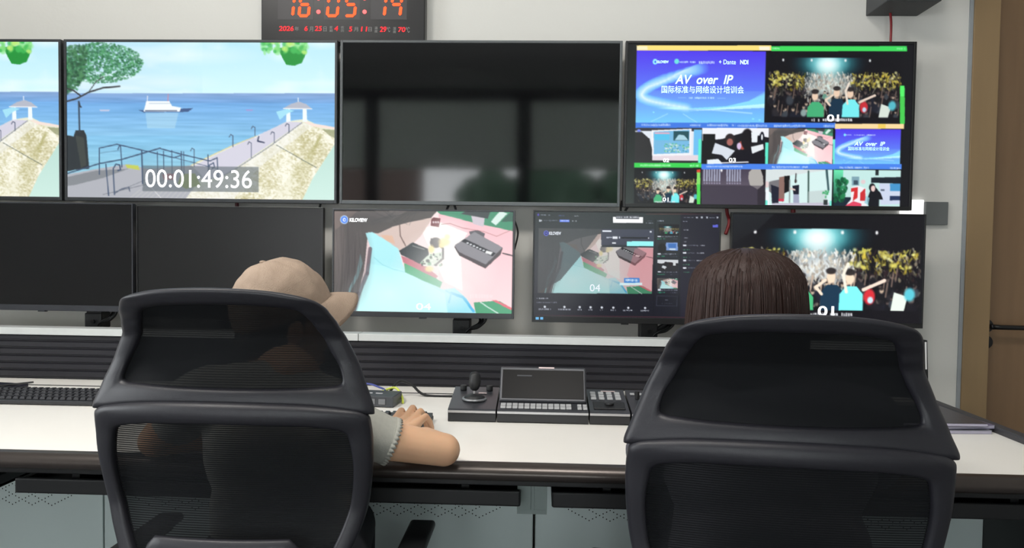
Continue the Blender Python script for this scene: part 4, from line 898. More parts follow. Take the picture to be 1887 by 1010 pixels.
for (a, b) in mods:
    bm = NB(); box(bm, a, b, PY, PY+.018, .05, .70, .002); perf(bm, a+.088, .508)
    WP('perforated_panel', bm, [panel_m, hole_m], desk)
bm = NB(); box(bm, DL, DR-.03, DF+.03, DF+.07, .69, .723, .002); box(bm, DL, DR-.03, PY+.02, PY+.06, .66, .723); WP('rail', bm, blk, desk)
# bracket between the two trays
bm = NB(); box(bm, -.045, -.015, DF+.055, DF+.06, .63, .705, .001); box(bm, -.008, .02, DF+.055, DF+.06, .63, .705, .001); box(bm, -.045, .02, DF+.058, PY, .62, .70)
WP('tray_bracket', bm, mat('grey_bracket', (122, 134, 132), .5), desk)
for (a, b) in ((-2.30, -1.205), (-1.147, -.037), (.03, 1.13)):
    bm = NB(); box(bm, a, b, DF+.02, DF+.033, .648, .682, .004); box(bm, a, b, DF+.03, PY-.02, .648, .656, .001); box(bm, a, a+.01, DF+.03, PY-.02, .65, .675)
    box(bm, b-.01, b, DF+.03, PY-.02, .65, .675)
    for k in range(3):
        x = a+.11+(b-a-.24)*k/2; box(bm, x, x+.018, DF+.05, DF+.3, .656, .70, .001)
    WP('keyboard_tray', bm, blk, desk)
bm = NB(); box(bm, 1.16, DR-.004, DF+.01, DB, .0, .722, .002); WP('side_leg', bm, blk, desk)
bm = NB(); box(bm, DL+.02, DR-.03, PY+.02, DB-.02, .02, .05); WP('base_rail', bm, blk, desk)

# ------------------------------------------------------------------ keyboards
key_m = mat('black_keycap', (44, 45, 50), .45, var=.1); kb_m = mat('keyboard_body', (40, 41, 45), .45)
def keyboard(name, x0, y0, w, d, rz, label, rows, lead, gm=kb_m):
    r = empty(name, (x0, y0, DZ), rz, label, 'keyboard')
    bm = NB(); box(bm, 0, w, 0, d, .002, .014, .003); xprism(bm, [(.001, .012), (d-.001, .012), (d-.001, .02), (d-.02, .018)], .002, w-.002); obj('body', bm, gm, r)
    pitch = .019; me = None; n = int((w-.012)/pitch); rr = (d-.014)/rows
    for j in range(rows):
        for i in range(n):
            if me is None:
                bm = NB(); q = box(bm, -.0078, .0078, -rr*.42, rr*.42, 0, .008, .0015, 1)
                for v in q:
                    if v.co.z > .005: v.co.x *= .78; v.co.y *= .8
                k = obj('key', bm, key_m, r); me = k.data
            else:
                k = bpy.data.objects.new('key', me); C.objects.link(k); k.parent = r
            k.location = (.006+pitch*(i+.5)+(w-.012-n*pitch)/2, .007+rr*(j+.5), .0135+.0065*j/rows)
    return r
keyboard('keyboard', -1.655, 1.965, .43, .135, math.radians(.5), 'black keyboard on the desk at the left of the photo', 4, 0)
keyboard('keyboard', -.655, 1.745, .385, .145, math.radians(1.5), 'black keyboard under the hand of the person in the beige cap', 4, 0)
# mouse pad / tablet at far left
t = empty('tablet', (-1.68, 2.19, DZ), math.radians(-8), 'dark flat tablet with a thin stand, behind the left keyboard', 'tablet')
bm = NB(); box(bm, -.12, .09, -.03, .045, 0, .01, .003); obj('body', bm, mat('dark_blue_tablet', (34, 34, 48), .4), t)
bm = NB(); tube(bm, [(.04, -.03, .012), (.13, .02, .02)], .003, 8); obj('pen', bm, dark_m, t)
# ------------------------------------------------------------------ small converter box and its cables
cb = empty('converter_box', (-.475, 2.075, DZ), math.radians(-6), 'small grey converter box with sockets beside the slatted divider', 'converter')
gm_ = mat('anodised_grey', (82, 85, 90), .4, metal=.4)
bm = NB(); box(bm, -.085, .072, -.035, .05, .002, .032, .002); obj('case', bm, gm_, cb)
bm = NB()
for k, (a, b) in enumerate(((-.05, -.015), (-.005, .02), (.03, .05))): box(bm, a, b, -.037, -.034, .009, .024, .001)
obj('socket', bm, mat('socket_grey', (120, 122, 126), .4), cb)
bm = NB()
for k in range(3): box(bm, -.05+k*.03, -.03+k*.03, .0, .004, .032, .0335)
obj('label_strip', bm, mat('label_white', (215, 215, 220), .5), cb)
cable('cable', [(-.46, 2.13, .777), (-.425, 2.15, .785), (-.40, 2.12, .768), (-.39, 2.09, .7535)], .0035, mat('yellow_green_cable', (214, 226, 96), .5), 'yellow green cable behind the small converter box')
cable('cable', [(-.44, 2.14, .772), (-.42, 2.19, .797), (-.385, 2.2, .786), (-.34, 2.2, .7545), (-.22, 2.2, .7545)], .004, dark_m, 'black cable arching behind the small converter box')
cable('cable', [(-.60, 2.18, .7545), (-.53, 2.2, .785), (-.47, 2.16, .782), (-.45, 2.13, .78)], .003, mat('blue_cable', (70, 80, 150), .5), 'blue cable at the back of the small converter box')
# ------------------------------------------------------------------ control consoles
con = mat('console_graphite', (66, 68, 73), .38, metal=.35); silver = mat('silver_strip', (190, 190, 192), .28, metal=.6); keym = mat('silver_button', (176, 178, 180), .4); cdark = mat('console_underside', (40, 41, 44), .5)
def console(x0, x1, name, label):
    r = empty(name, ((x0+x1)/2, 1.89, DZ), 0, label, 'controller')
    w = (x1-x0)/2-.0015
    bm = NB(); xprism(bm, [(0.004, .0), (.0, .004), (0, .024), (.165, .05), (.165, .0)], -w, w); obj('base', bm, cdark, r)
    bm = NB(); xprism(bm, [(-.002, .024), (-.002, .031), (.004, .034), (.168, .06), (.168, .05)], -w, w, 0); obj('top_plate', bm, con, r)
    bm = NB(); box(bm, -w, w, -.0035, -.0015, .0245, .0305, .0005); obj('silver_strip', bm, silver, r)
    return r
def onplate(y, h=0): return .0345+(y-.004)*(.026/.164)+h
tilt = math.atan(.026/.164)
j = console(-.237, -.1105, 'joystick_controller', 'graphite joystick controller at the left end of the console row')
bm = NB(); tube(bm, [(0, .075, onplate(.075)-.002), (0, .075, onplate(.075)+.003)], [.034, .033], 40); o = obj('ring', bm, mat('ring_silver', (150, 152, 155), .3, metal=.5), j, sharp=.5)
bm = NB(); tube(bm, [(0, .075, onplate(.075)), (0, .075, onplate(.075)+.006), (0, .075, onplate(.075)+.012), (0, .075, onplate(.075)+.014)], [.029, .027, .014, .008], 32); obj('boot', bm, dark_m, j, sharp=.7)
bm = NB(); z0 = onplate(.075)+.012
tube(bm, [(0, .075, z0), (.0, .075, z0+.012)], .0035, 12); obj('stem', bm, silver, j)
bm = NB(); tube(bm, [(0, .075, z0+.01), (0, .075, z0+.014), (0, .076, z0+.024), (0, .077, z0+.036), (0, .078, z0+.040), (0, .079, z0+.052), (0, .08, z0+.058), (0, .08, z0+.060)], [.006, .011, .0155, .0165, .0152, .0148, .010, .002], 14); obj('stick', bm, dark_m, j, sharp=.6)
bm = NB()
for x in (-.036, .036): cyl(bm, (x, .14, onplate(.14)), (0, 0, 1), .009, .014, 20, bev=.001)
obj('knob', bm, dark_m, j, sharp=.6)
bm = NB(); box(bm, .008, .03, .112, .118, onplate(.115)+.0005, onplate(.115)+.0025); obj('label', bm, mat('label_pinkish', (225, 205, 205), .5), j)
s = console(-.1095, .128, 'touch_console', 'wide graphite console with a tilted touch screen and a row of silver keys')
Mt = Matrix.Translation((0, .052, .046)) @ Matrix.Rotation(math.radians(-38), 4, 'X')
bm = NB(); q = box(bm, -.116, .116, 0, .012, 0, .105, .005, 3, M=Mt); obj('screen_housing', bm, con, s)
bm = NB(); box(bm, -.109, .109, -.0012, .0, .009, .094, .0004, 1, M=Mt); sc_ = obj('screen', bm, offscreen('touch_glass', .35, .12), s)
bm = NB(); box(bm, -.07, -.03, -.0018, -.0012, .074, .078, M=Mt); obj('caption', bm, emat('dim_caption', (60, 62, 66), .4), sc_)
bm = NB(); box(bm, -.012, .03, -.0014, -.0005, .099, .103, M=Mt); obj('name_plate', bm, mat('label_pinkish', (225, 205, 205), .5), s)
def keys(r, xs, ys, kw, kd, name='button', m=keym):
    me = None
    for y in ys:
        for x in xs:
            if me is None:
                bm = NB(); box(bm, -kw/2, kw/2, -kd/2, kd/2, 0, .004, .0008, 1); k = obj(name, bm, m, r); me = k.data
            else: k = bpy.data.objects.new(name, me); C.objects.link(k); k.parent = r
            k.location = (x, y, onplate(y)); k.rotation_euler = (tilt, 0, 0)
keys(s, [-.103+i*.0155 for i in range(12)], (.016, .034), .0135, .0135)
keys(s, [.0955, .1095], (.016, .034), .011, .0135)
bp_ = console(.129, .234, 'button_panel', 'graphite keypad console with silver buttons, right of the touch screen console')
keys(bp_, [-.036, -.014, .008, .030], (.092, .112, .132), .0145, .015)
bm = NB(); q = box(bm, -.04, .042, 0, .05, 0, .003, .001, 1, M=Matrix.Translation((0, .018, onplate(.018))) @ Matrix.Rotation(tilt, 4, 'X')); obj('touch_pad', bm, dark_m, bp_)
bm = NB(); cyl(bm, (.002, .045, onplate(.045)+.003), (0, 0, 1), .012, .006, 24, bev=.001); obj('jog_wheel', bm, mat('console_underside', (40, 41, 44), .5), bp_, sharp=.6)
bm = NB(); box(bm, -.012, .026, .147, .152, onplate(.15)+.0003, onplate(.15)+.002); obj('name_plate', bm, mat('label_pinkish', (225, 205, 205), .5), bp_)
fp = console(.236, .39, 'fader_panel', 'graphite console partly hidden behind the right chair')
keys(fp, [-.06, -.04, -.02], (.13,), .012, .010); bm = NB(); tube(bm, [(-.05, .10, onplate(.1)), (-.05, .10, onplate(.1)+.02)], .006, 12); obj('lever', bm, dark_m, fp)
# ------------------------------------------------------------------ magazines
page = mat('magazine_pages', (176, 172, 190), .6, var=.15, scale=60, stretch=(1, 1, 30)); cov = mat('dark_magazine_cover', (62, 60, 66), .35, var=.25, scale=14)
for k, (x, y, rz, h, m, lab) in enumerate(((.985, 1.985, 4, .009, mat('grey_magazine', (128, 130, 138), .4), 'grey magazine, lowest of the stack at the right end of the desk'), (.995, 1.99, 9, .009, mat('violet_magazine', (110, 104, 132), .4), 'violet edged magazine in the middle of the stack at the right end of the desk'), (.975, 1.985, 2, .008, cov, 'dark covered magazine with white lettering on top of the stack'))):
    z = DZ+.0002+sum((.009, .009, .008)[:k])+k*.0006
    r = empty('magazine', (x, y, z), math.radians(rz), lab, 'magazine', 'magazines stacked at the right end of the desk')
    bm = NB(); box(bm, -.145, .145, -.105, .105, .0006, h-.0006, .0003, 1); obj('pages', bm, page, r)
    bm = NB(); box(bm, -.146, .146, -.106, .106, h-.0006, h); box(bm, -.146, .146, -.106, .106, 0, .0006); box(bm, -.147, -.145, -.106, .106, 0, h); c_ = obj('cover', bm, m, r)
    if k == 2:
        me_t = text('title', '国际标准  设计', -.01, .11, -.018, .0, 0, mat('title_white', (235, 235, 240), .5), c_)
        me_t.rotation_euler = (-PI/2, 0, 0); me_t.location = (0, .075, h+.0004)
o = NB(); box(o, -.05, .05, -.035, .035, 0, .001); o = obj('paper_sheet', o, mat('paper_white', (238, 236, 230), .7), None, False, (1.075, 2.14, DZ+.0003), (0, 0, .5)); tag(o, 'small white paper sheet behind the stack of magazines', 'paper')
# ------------------------------------------------------------------ office chairs
frame_m = mat('charcoal_chair_frame', (37, 37, 43), .42, spec=.45, var=.04, bump=.12, bscale=900)
def mesh_fabric(name, lo, hi):
    m = bpy.data.materials.new(name); m.use_nodes = True; n = m.node_tree
    b = n.nodes['Principled BSDF']; b.inputs['Base Color'].default_value = (.011, .012, .0135, 1); b.inputs['Roughness'].default_value = .8; b.inputs['Specular IOR Level'].default_value = .08
    tc = n.nodes.new('ShaderNodeTexCoord'); wv = n.nodes.new('ShaderNodeTexWave'); wv.bands_direction = 'Z'; wv.inputs['Scale'].default_value = 75; wv.inputs['Distortion'].default_value = .15
    wx = n.nodes.new('ShaderNodeTexWave'); wx.bands_direction = 'X'; wx.inputs['Scale'].default_value = 260
    n.links.new(tc.outputs['Object'], wv.inputs['Vector']); n.links.new(tc.outputs['Object'], wx.inputs['Vector'])
    mr = n.nodes.new('ShaderNodeMapRange'); mr.inputs[1].default_value = .35; mr.inputs[2].default_value = .95; mr.inputs[3].default_value = lo; mr.inputs[4].default_value = hi
    mu = n.nodes.new('ShaderNodeMath'); mu.operation = 'MULTIPLY_ADD'; mu.inputs[1].default_value = .02; mu.inputs[2].default_value = 0
    ad = n.nodes.new('ShaderNodeMath'); ad.operation = 'ADD'
    n.links.new(wv.outputs['Fac'], mr.inputs[0]); n.links.new(wx.outputs['Fac'], mu.inputs[0]); n.links.new(mr.outputs[0], ad.inputs[0]); n.links.new(mu.outputs[0], ad.inputs[1])
    t = n.nodes.new('ShaderNodeBsdfTransparent'); mx = n.nodes.new('ShaderNodeMixShader'); n.links.new(ad.outputs[0], mx.inputs[0])
    n.links.new(b.outputs[0], mx.inputs[1]); n.links.new(t.outputs[0], mx.inputs[2]); n.links.new(mx.outputs[0], n.nodes['Material Output'].inputs[0])
    return m
fabric_m = mesh_fabric('back_mesh_fabric', .01, .14); fabric_h = mesh_fabric('headrest_mesh_fabric', .0, .022)
YZ = [(.3, -.02), (.48, .0), (.6, .02), (.72, .035), (.85, .012), (.905, .0), (.94, .010), (.99, .023), (1.035, .021), (1.06, .003), (1.086, -.02), (1.11, -.042), (1.135, -.052), (1.3, -.06)]
def yprof(x, z):
    for (a, ya), (b, yb) in zip(YZ[:-1], YZ[1:]):
        if a <= z <= b:
            t = (z-a)/(b-a); t = t*t*(3-2*t)*.5+t*.5; return ya+(yb-ya)*t+.62*x*x
    return .62*x*x
def loopify(half):
    """half profile from one centre point to the other, mirrored into a closed loop"""
    return half + [(-x, z) for x, z in half[-2:0:-1]]
def frame_ring(name, pairs, root, t=.013, yo=0.0, n=7, m=frame_m):
    O = catmull([(x, z, 0) for x, z in loopify([(p[0], p[1]) for p in pairs])], n, True)
    I = catmull([(x, z, 0) for x, z in loopify([(p[2], p[3]) for p in pairs])], n, True)
    bm = NB(); K = 14; rings = []
    for o, i in zip(O, I):
        M = (o+i)/2; h = (o-i)/2; r = []
        for k in range(K):
            a = 2*PI*k/K; c, s = math.cos(a), math.sin(a); c = math.copysign(abs(c)**.55, c); s = math.copysign(abs(s)**.7, s)
            p = M+h*c; r.append(bm.verts.new((p.x, yprof(p.x, p.y)+t*s+yo, p.y)))
        rings.append(r)
    N = len(rings)
    for a in range(N):
        for k in range(K): bm.faces.new((rings[a][k], rings[(a+1) % N][k], rings[(a+1) % N][(k+1) % K], rings[a][(k+1) % K]))
    bmesh.ops.recalc_face_normals(bm, faces=bm.faces)
    fr = obj(name, bm, m, root, True)
    bm = NB(); c = Vector((0, sum(p.y for p in I)/N)); G = []
    for s in range(9):
        f = 1-s/9; G.append([bm.verts.new((p.x*f*1.01, yprof(p.x*f, c.y+(p.y-c.y)*f)+.003+yo+.012*(1-f*f), c.y+(p.y-c.y)*f*1.008)) for p in I])
    ce = bm.verts.new((0, yprof(0, c.y)+.015+yo, c.y))
    for s in range(8):
        for a in range(N): bm.faces.new((G[s][a], G[s][(a+1) % N], G[s+1][(a+1) % N], G[s+1][a]))
    for a in range(N): bm.faces.new((G[8][a], G[8][(a+1) % N], ce))
    bmesh.ops.recalc_face_normals(bm, faces=bm.faces)
    obj('mesh_fabric', bm, fabric_h if name[0] == 'h' else fabric_m, fr, True)
    return fr
HEAD = [(0, .920, 0, .946), (.12, .917, .11, .947), (.195, .909, .165, .949), (.248, .899, .192, .951), (.258, .905, .200, .960), (.246, .938, .193, .985), (.225, .991, .177, 1.014), (.203, 1.039, .162, 1.046), (.190, 1.074, .150, 1.070), (.176, 1.098, .138, 1.085), (.150, 1.112, .115, 1.091), (.09, 1.123, .075, 1.095), (0, 1.127, 0, 1.097)]
BACK = [(0, .925, 0, .884), (.12, .922, .11, .882), (.20, .914, .17, .877), (.243, .903, .205, .868), (.2525, .880, .215, .848), (.2535, .82, .220, .80), (.247, .75, .214, .74), (.236, .70, .203, .70), (.221, .66, .187, .66), (.19, .59, .158, .60), (.16, .535, .125, .55), (.12, .508, .09, .532), (0, .498, 0, .522)]
def flat_band(bm, pts, w, t):
    """flat swept strap: w along x, t across"""
    pts = catmull(pts, 6); R_ = []
    for i, p in enumerate(pts):
        d = (pts[min(i+1, len(pts)-1)]-pts[max(i-1, 0)]).normalized(); sd = Vector((1, 0, 0)); nn = d.cross(sd).normalized(); r = []
        for k in range(12):
            a = 2*PI*k/12; c, s = math.cos(a), math.sin(a); r.append(bm.verts.new(p+sd*(w/2*math.copysign(abs(c)**.5, c))+nn*(t/2*math.copysign(abs(s)**.6, s))))
        R_.append(r)
    for i in range(len(R_)-1):
        for k in range(12): bm.faces.new((R_[i][k], R_[i][(k+1) % 12], R_[i+1][(k+1) % 12], R_[i+1][k]))
    bm.faces.new(R_[0][::-1]); bm.faces.new(R_[-1])
def make_chair(loc, rz, label):
    r = empty('office_chair', loc, rz, label, 'chair', 'office chairs at the control desk')
    dz = loc[2]
    frame_ring('headrest_frame', HEAD, r, .012, .004); frame_ring('backrest_frame', BACK, r, .014, .0)
    bm = NB(); R_ = []
    for k in range(21):
        x = -.15+.3*k/20; e = 1-abs(k-10)/10; w = min(1, e*5)**.5
        zc, hh = .63, .054*w+.002; yy = yprof(x, .63)-.034+.3*x*x*.3
        R_.append([bm.verts.new((x, yy+.012*math.sin(a)*w, zc+hh*math.copysign(abs(math.cos(a))**.6, math.cos(a)))) for a in [2*PI*j/14 for j in range(14)]])
    for i in range(20):
        for j in range(14): bm.faces.new((R_[i][j], R_[i][(j+1) % 14], R_[i+1][(j+1) % 14], R_[i+1][j]))
    bm.faces.new(R_[0]); bm.faces.new(R_[-1][::-1]); bmesh.ops.recalc_face_normals(bm, faces=bm.faces); obj('lumbar_support', bm, frame_m, r, True)
    bm = NB(); flat_band(bm, [(0, -.015, .66), (0, -.035, .60), (0, -.04, .50), (0, .0, .42), (0, .12, .40), (0, .22, .40)], .08, .03); obj('spine', bm, frame_m, r, True)
    bm = NB(); q = box(bm, -.25, .25, .05, .52, .41, .485, .033, 4); [setattr(v, 'co', v.co+Vector((0, 0, -.02*max(0, (v.co.y-.42)/.1)))) for v in q]; obj('seat', bm, mat('black_seat_cloth', (28, 29, 31), .85, bump=.4, bscale=700), r, True)
    for s in (-1, 1):
        bm = NB(); flat_band(bm, [(s*.20, .20, .405), (s*.275, .17, .43), (s*.292, .16, .47), (s*.292, .17, .52), (s*.292, .19, .551), (s*.292, .24, .558), (s*.292, .36, .558)], .044, .014); a = obj('armrest', bm, frame_m, r, True)
        bm = NB(); box(bm, s*.292-.029, s*.292+.029, .17, .40, .560, .579, .008, 3); obj('arm_pad', bm, dark_m, a, True)
    bm = NB(); tube(bm, [(0, .27, .10-dz), (0, .27, .26), (0, .27, .26), (0, .27, .40)], [.035, .035, .022, .022], 20); box(bm, -.09, .09, .18, .38, .375, .412, .012); obj('gas_column', bm, steel, r, sharp=.7)
    bm = NB()
    for k in range(5):
        a = 2*PI*k/5+.3; tube(bm, [(0, .27, .11-dz), (.3*math.cos(a), .27+.3*math.sin(a), .075-dz)], [.032, .018], 10)
    obj('star_base', bm, frame_m, r, sharp=.7)
    for k in range(5):
        a = 2*PI*k/5+.3; bm = NB(); c = Vector((.3*math.cos(a), .27+.3*math.sin(a), .03-dz)); t = Vector((-math.sin(a), math.cos(a), 0))
        cyl(bm, c-t*.025, t, .03, .018, 20, bev=.004); cyl(bm, c+t*.007, t, .03, .018, 20, bev=.004); tube(bm, [c, c+Vector((0, 0, .035))], .01, 8); obj('caster', bm, steel, r, sharp=.7)
    return r
make_chair((-.553, 1.262, 0), math.radians(0), 'black mesh office chair at the left, behind the person in the beige cap')
make_chair((.392, 1.148, -.018), math.radians(-6), 'black mesh office chair at the right, behind the person with dark long hair')

# ------------------------------------------------------------------ people
def blob_mesh(name, chains, balls, voxel, m, parent, smooth=6, keep=None):
    bm = NB()
    for ch in chains:
        for (p, r), (q, s) in zip(ch[:-1], ch[1:]):
            p, q = Vector(p), Vector(q)
            sph(bm, p, r, u=18, v=12); sph(bm, q, s, u=18, v=12); tube(bm, [p, q], [r, s], 18)
    for (c, r, s, *rot) in balls: sph(bm, c, r, s, rot[0] if rot else None)
    me = bpy.data.meshes.new(name); bm.to_mesh(me); bm.free()
    o = bpy.data.objects.new(name, me); C.objects.link(o)
    md = o.modifiers.new('r', 'REMESH'); md.mode = 'VOXEL'; md.voxel_size = voxel
    sm = o.modifiers.new('s', 'SMOOTH'); sm.factor = .5; sm.iterations = smooth
    bpy.context.view_layer.update(); dg = bpy.context.evaluated_depsgraph_get()
    m2 = bpy.data.meshes.new_from_object(o.evaluated_get(dg)); bpy.data.objects.remove(o)
    m2.materials.clear()
    if keep:
        b2 = NB(); b2.from_mesh(m2); bmesh.ops.delete(b2, geom=[v for v in b2.verts if not keep(v.co)], context='VERTS'); b2.to_mesh(m2); b2.free()
    return link(name, m2, m, parent, True)
def skin(name, rgb):
    m = mat(name, rgb, .5, var=.05, scale=30); b = m.node_tree.nodes['Principled BSDF']
    b.inputs['Subsurface Weight'].default_value = .15; b.inputs['Subsurface Radius'].default_value = (.012, .005, .003); b.inputs['Subsurface Scale'].default_value = 1
    return m
skin_m = skin('skin', (216, 172, 138))
def hand(W, fd, sd, z_off=0, s=1.0, side=1):
    """chains for a palm-down hand: W wrist, fd forward, sd towards the little finger"""
    W = Vector(W); fd = Vector(fd).normalized(); sd = (Vector(sd)-fd*Vector(sd).dot(fd)).normalized(); up_ = Vector((0, 0, 1)); ch = []
    def P(f, l, u): return W+fd*f*s+sd*l*s+up_*u*s
    for l, f, L, r, lift in ((-.026, .082, .98, .0088, .006), (-.004, .088, 1.06, .009, .012), (.017, .083, .98, .0086, .008), (.036, .072, .8, .0078, .002)):
        ch.append([(P(.01, l*.5, .002), .016), (P(f*.6, l*.9, .012), .0135), (P(f, l, .020), .011)])
        ch.append([(P(f, l, .020), .0102), (P(f+.036*L, l*1.12, .026+lift), r), (P(f+.058*L, l*1.2, .010+lift*.6), r*.93), (P(f+.070*L, l*1.22, -.008), r*.85)])
    ch.append([(P(.012, -.018, .0), .0155), (P(.040, -.043, .0), .0125), (P(.066, -.054, -.003), .0105), (P(.088, -.050, -.010), .0092)])
    return ch
def limb(pts): return [[(Vector(p), r) for p, r in pts]]
# --- person in the beige cap
HC = U(520, 560, 1.55); HC.z = 1.045
face = Vector((math.cos(math.radians(38)), math.sin(math.radians(38)), 0)); hr = Matrix.Rotation(math.radians(38), 3, 'Z')
tiltm = hr @ Matrix.Rotation(math.radians(-20), 3, 'Y')
p1 = empty('person', (-.505, 1.44, .0), 0, 'person in a beige cap and grey t-shirt sitting with an elbow on the desk', 'person')
SR, SL = Vector(U(632, 775, 1.43)), Vector((-.675, 1.44, .895))
SR.z = .848
ER = U(818, 836, 1.505); ER.z = .783
WR = UZ(718, 806, .785)
EL = Vector((-.80, 1.50, .788)); WL = Vector((-.60, 1.72, .787))
hipc = Vector((-.505, 1.44, .56))
def rel(v, r): return Vector(v)-r.location
def RL(ch, r): return [[(rel(p, r), q) for p, q in c] for c in ch]
chest = Vector((-.505, 1.455, .80)); neckb = Vector((-.495, 1.46, .935))
body = limb([(neckb, .055), (HC+Vector((-.015, -.01, -.08)), .052)])
body += limb([(SR, .046), ((SR+ER)/2+Vector((0, 0, -.008)), .039), (ER, .034)]) + limb([(ER, .033), (ER.lerp(WR, .35), .038), (ER.lerp(WR, .8), .027), (WR, .024)])
body += limb([(SL, .048), ((SL+EL)/2, .043), (EL, .034)]) + limb([(EL, .033), (EL.lerp(WL, .35), .038), (EL.lerp(WL, .8), .027), (WL, .024)])
hd = (Vector((.27, 1, 0))).normalized()
body += hand(WR, hd, (1, -.27, 0)) + hand(WL, (.0, 1, 0), (-1, 0, 0))
body += limb([(chest, .085), (hipc, .09)]) + limb([(SR, .05), (SL, .05)])
for s in (-1, 1):
    body += limb([(hipc+Vector((s*.08, .0, .0)), .085), (Vector((-.53+s*.075, 1.76, .53)), .055)]) + limb([(Vector((-.53+s*.075, 1.76, .52)), .054), (Vector((-.53+s*.08, 1.74, .34)), .052), (Vector((-.53+s*.085, 1.73, .10)), .035)]) + limb([(Vector((-.53+s*.085, 1.73, .06)), .038), (Vector((-.53+s*.09, 1.84, .035)), .03)])
hb = [(rel(HC+Vector((0, 0, .01)), p1), 1, (.098, .078, .105), tiltm), (rel(HC+face*.03+Vector((0, 0, -.05)), p1), 1, (.062, .058, .07), tiltm),
      (rel(HC+face*.098+Vector((0, 0, -.022)), p1), 1, (.016, .011, .02), hr), (rel(HC+face*.085+Vector((0, 0, -.062)), p1), 1, (.018, .026, .010), hr), (rel(HC+face*.075+Vector((0, 0, -.092)), p1), 1, (.02, .024, .015), hr)]
sdv = Vector((-face.y, face.x, 0))
for s in (-1, 1): hb.append((rel(HC+sdv*s*.078+Vector((0, 0, -.02)), p1), 1, (.02, .010, .032), hr)); hb.append((rel(HC+face*.082+sdv*s*.032+Vector((0, 0, .004)), p1), 1, (.014, .018, .009), hr))
b1 = blob_mesh('body', RL(body, p1), hb, .0034, skin_m, p1, 5)
for s in (-1, 1):
    bm = NB(); sph(bm, rel(HC+face*.089+sdv*s*.031+Vector((0, 0, -.004)), p1), .0095, u=16, v=10); obj('eye', bm, mat('eye_white', (225, 220, 215), .25), b1, True)
# t-shirt
shirt_m = mat('grey_tshirt', (168, 168, 160), .9, var=.1, scale=120, bump=.35, bscale=400)
HM = U(712, 828, 1.48); HM = SR+(ER-SR)*.40+Vector((0, 0, -.008))
def sh_rr(p, r): return (Vector(p), r)
sleeve_dir = Vector((.83, .30, -.38)).normalized()
sch = limb([(SR+Vector((-.03, 0, .0)), .056), (SR, .054), (HM, .046), (HM+(ER-SR)*.12, .045)]) + limb([(SL+Vector((.03, 0, 0)), .06), (SL, .058), (SL+(EL-SL)*.5, .053)])
sch += limb([(SR+Vector((-.02, 0, .0)), .062), (neckb+Vector((0, 0, -.03)), .066), (SL+Vector((.02, 0, 0)), .062)])
bl = [(rel((-.505, 1.45, .80), p1), 1, (.165, .105, .16)), (rel((-.505, 1.45, .66), p1), 1, (.150, .112, .18)), (rel((-.505, 1.45, .54), p1), 1, (.16, .12, .09)), (rel((-.505, 1.445, .88), p1), 1, (.17, .085, .07))]
ecut = HM-p1.location; lcut = SL+(EL-SL)*.5-p1.location; ld = (EL-SL).normalized()
def keep(c):
    if c.x > ecut.x-.08 and (c-ecut).dot(sleeve_dir) > .012: return False
    if c.x < lcut.x+.06 and (c-lcut).dot(ld) > .012 and c.z > .60: return False
    return True
t1 = blob_mesh('tshirt', RL(sch, p1), bl, .006, shirt_m, p1, 8, keep)
def folds(o, amp, sc):
    me = o.data; n = len(me.vertices); co = np.zeros(n*3); me.vertices.foreach_get('co', co); co = co.reshape(-1, 3); no = np.zeros(n*3); me.vertices.foreach_get('normal', no); no = no.reshape(-1, 3)
    for i in range(n):
        x, y, z = co[i]; f = mnoise.noise(Vector((x*sc*.35, y*sc*.4, z*sc+x*sc*.5)))
        co[i] += no[i]*amp*(1-abs(f)*2.2)
    me.vertices.foreach_set('co', co.ravel()); me.update()
folds(t1, .0035, 16)
bm = NB(); a0 = Vector((0, 0, 1)); sx_ = sleeve_dir.cross(a0).normalized(); sy_ = sleeve_dir.cross(sx_)
cc = ecut+sleeve_dir*.012; N = 34; r1, r2 = [], []
for k in range(N*4):
    a = 2*PI*k/(N*4); f = .5+.5*math.cos(k*PI/2)
    d = sx_*math.cos(a)+sy_*math.sin(a); r1.append(bm.verts.new(cc+d*.0475-sleeve_dir*.006)); r2.append(bm.verts.new(cc+d*(.0462+.0015*f)+sleeve_dir*(.001+.0055*f)))
for k in range(N*4): bm.faces.new((r1[k], r1[(k+1) % (N*4)], r2[(k+1) % (N*4)], r2[k]))
hm_ = obj('scalloped_hem', bm, shirt_m, t1, True)
md = hm_.modifiers.new('thick', 'SOLIDIFY'); md.thickness = .003; md.offset = 0
tr = []
for s in (-1, 1): tr += limb([(hipc+Vector((s*.07, -.01, .0)), .10), (Vector((-.53+s*.075, 1.76, .525)), .062)]) + limb([(Vector((-.53+s*.075, 1.76, .52)), .061), (Vector((-.53+s*.08, 1.74, .34)), .06), (Vector((-.53+s*.085, 1.73, .12)), .052)])
blob_mesh('trousers', RL(tr, p1), [], .010, mat('dark_trousers', (38, 40, 48), .9), p1, 4)
# cap
cap_m = mat('beige_cap_cloth', (164, 144, 127), .9, var=.16, scale=45, bump=.8, bscale=500)
R_A, R_B, R_H = .106, .088, .108
base = rel(HC+Vector((0, 0, .018)), p1)
def capP(th, ph, k=1.0):
    """th around, ph from brim line to crown"""
    seam = 1-.012*math.exp(-((((th/(PI/3)) % 1)-.0)**2)/.0009)-.012*math.exp(-((((th/(PI/3)) % 1)-1)**2)/.0009)
    c = math.cos(ph)**.82; v = Vector((R_A*c*math.cos(th)*k*seam, R_B*c*math.sin(th)*k*seam, R_H*math.sin(ph)*k*seam))
    f = mnoise.noise(v*22)*.0042+mnoise.noise(v*60)*.0012
    return base+tiltm @ (v*(1+f/.1))
bm = NB(); NT, NP = 96, 28; G = []
for j in range(NP): G.append([bm.verts.new(capP(2*PI*i/NT, -.12+(PI/2+.12-.02)*j/(NP-1))) for i in range(NT)])
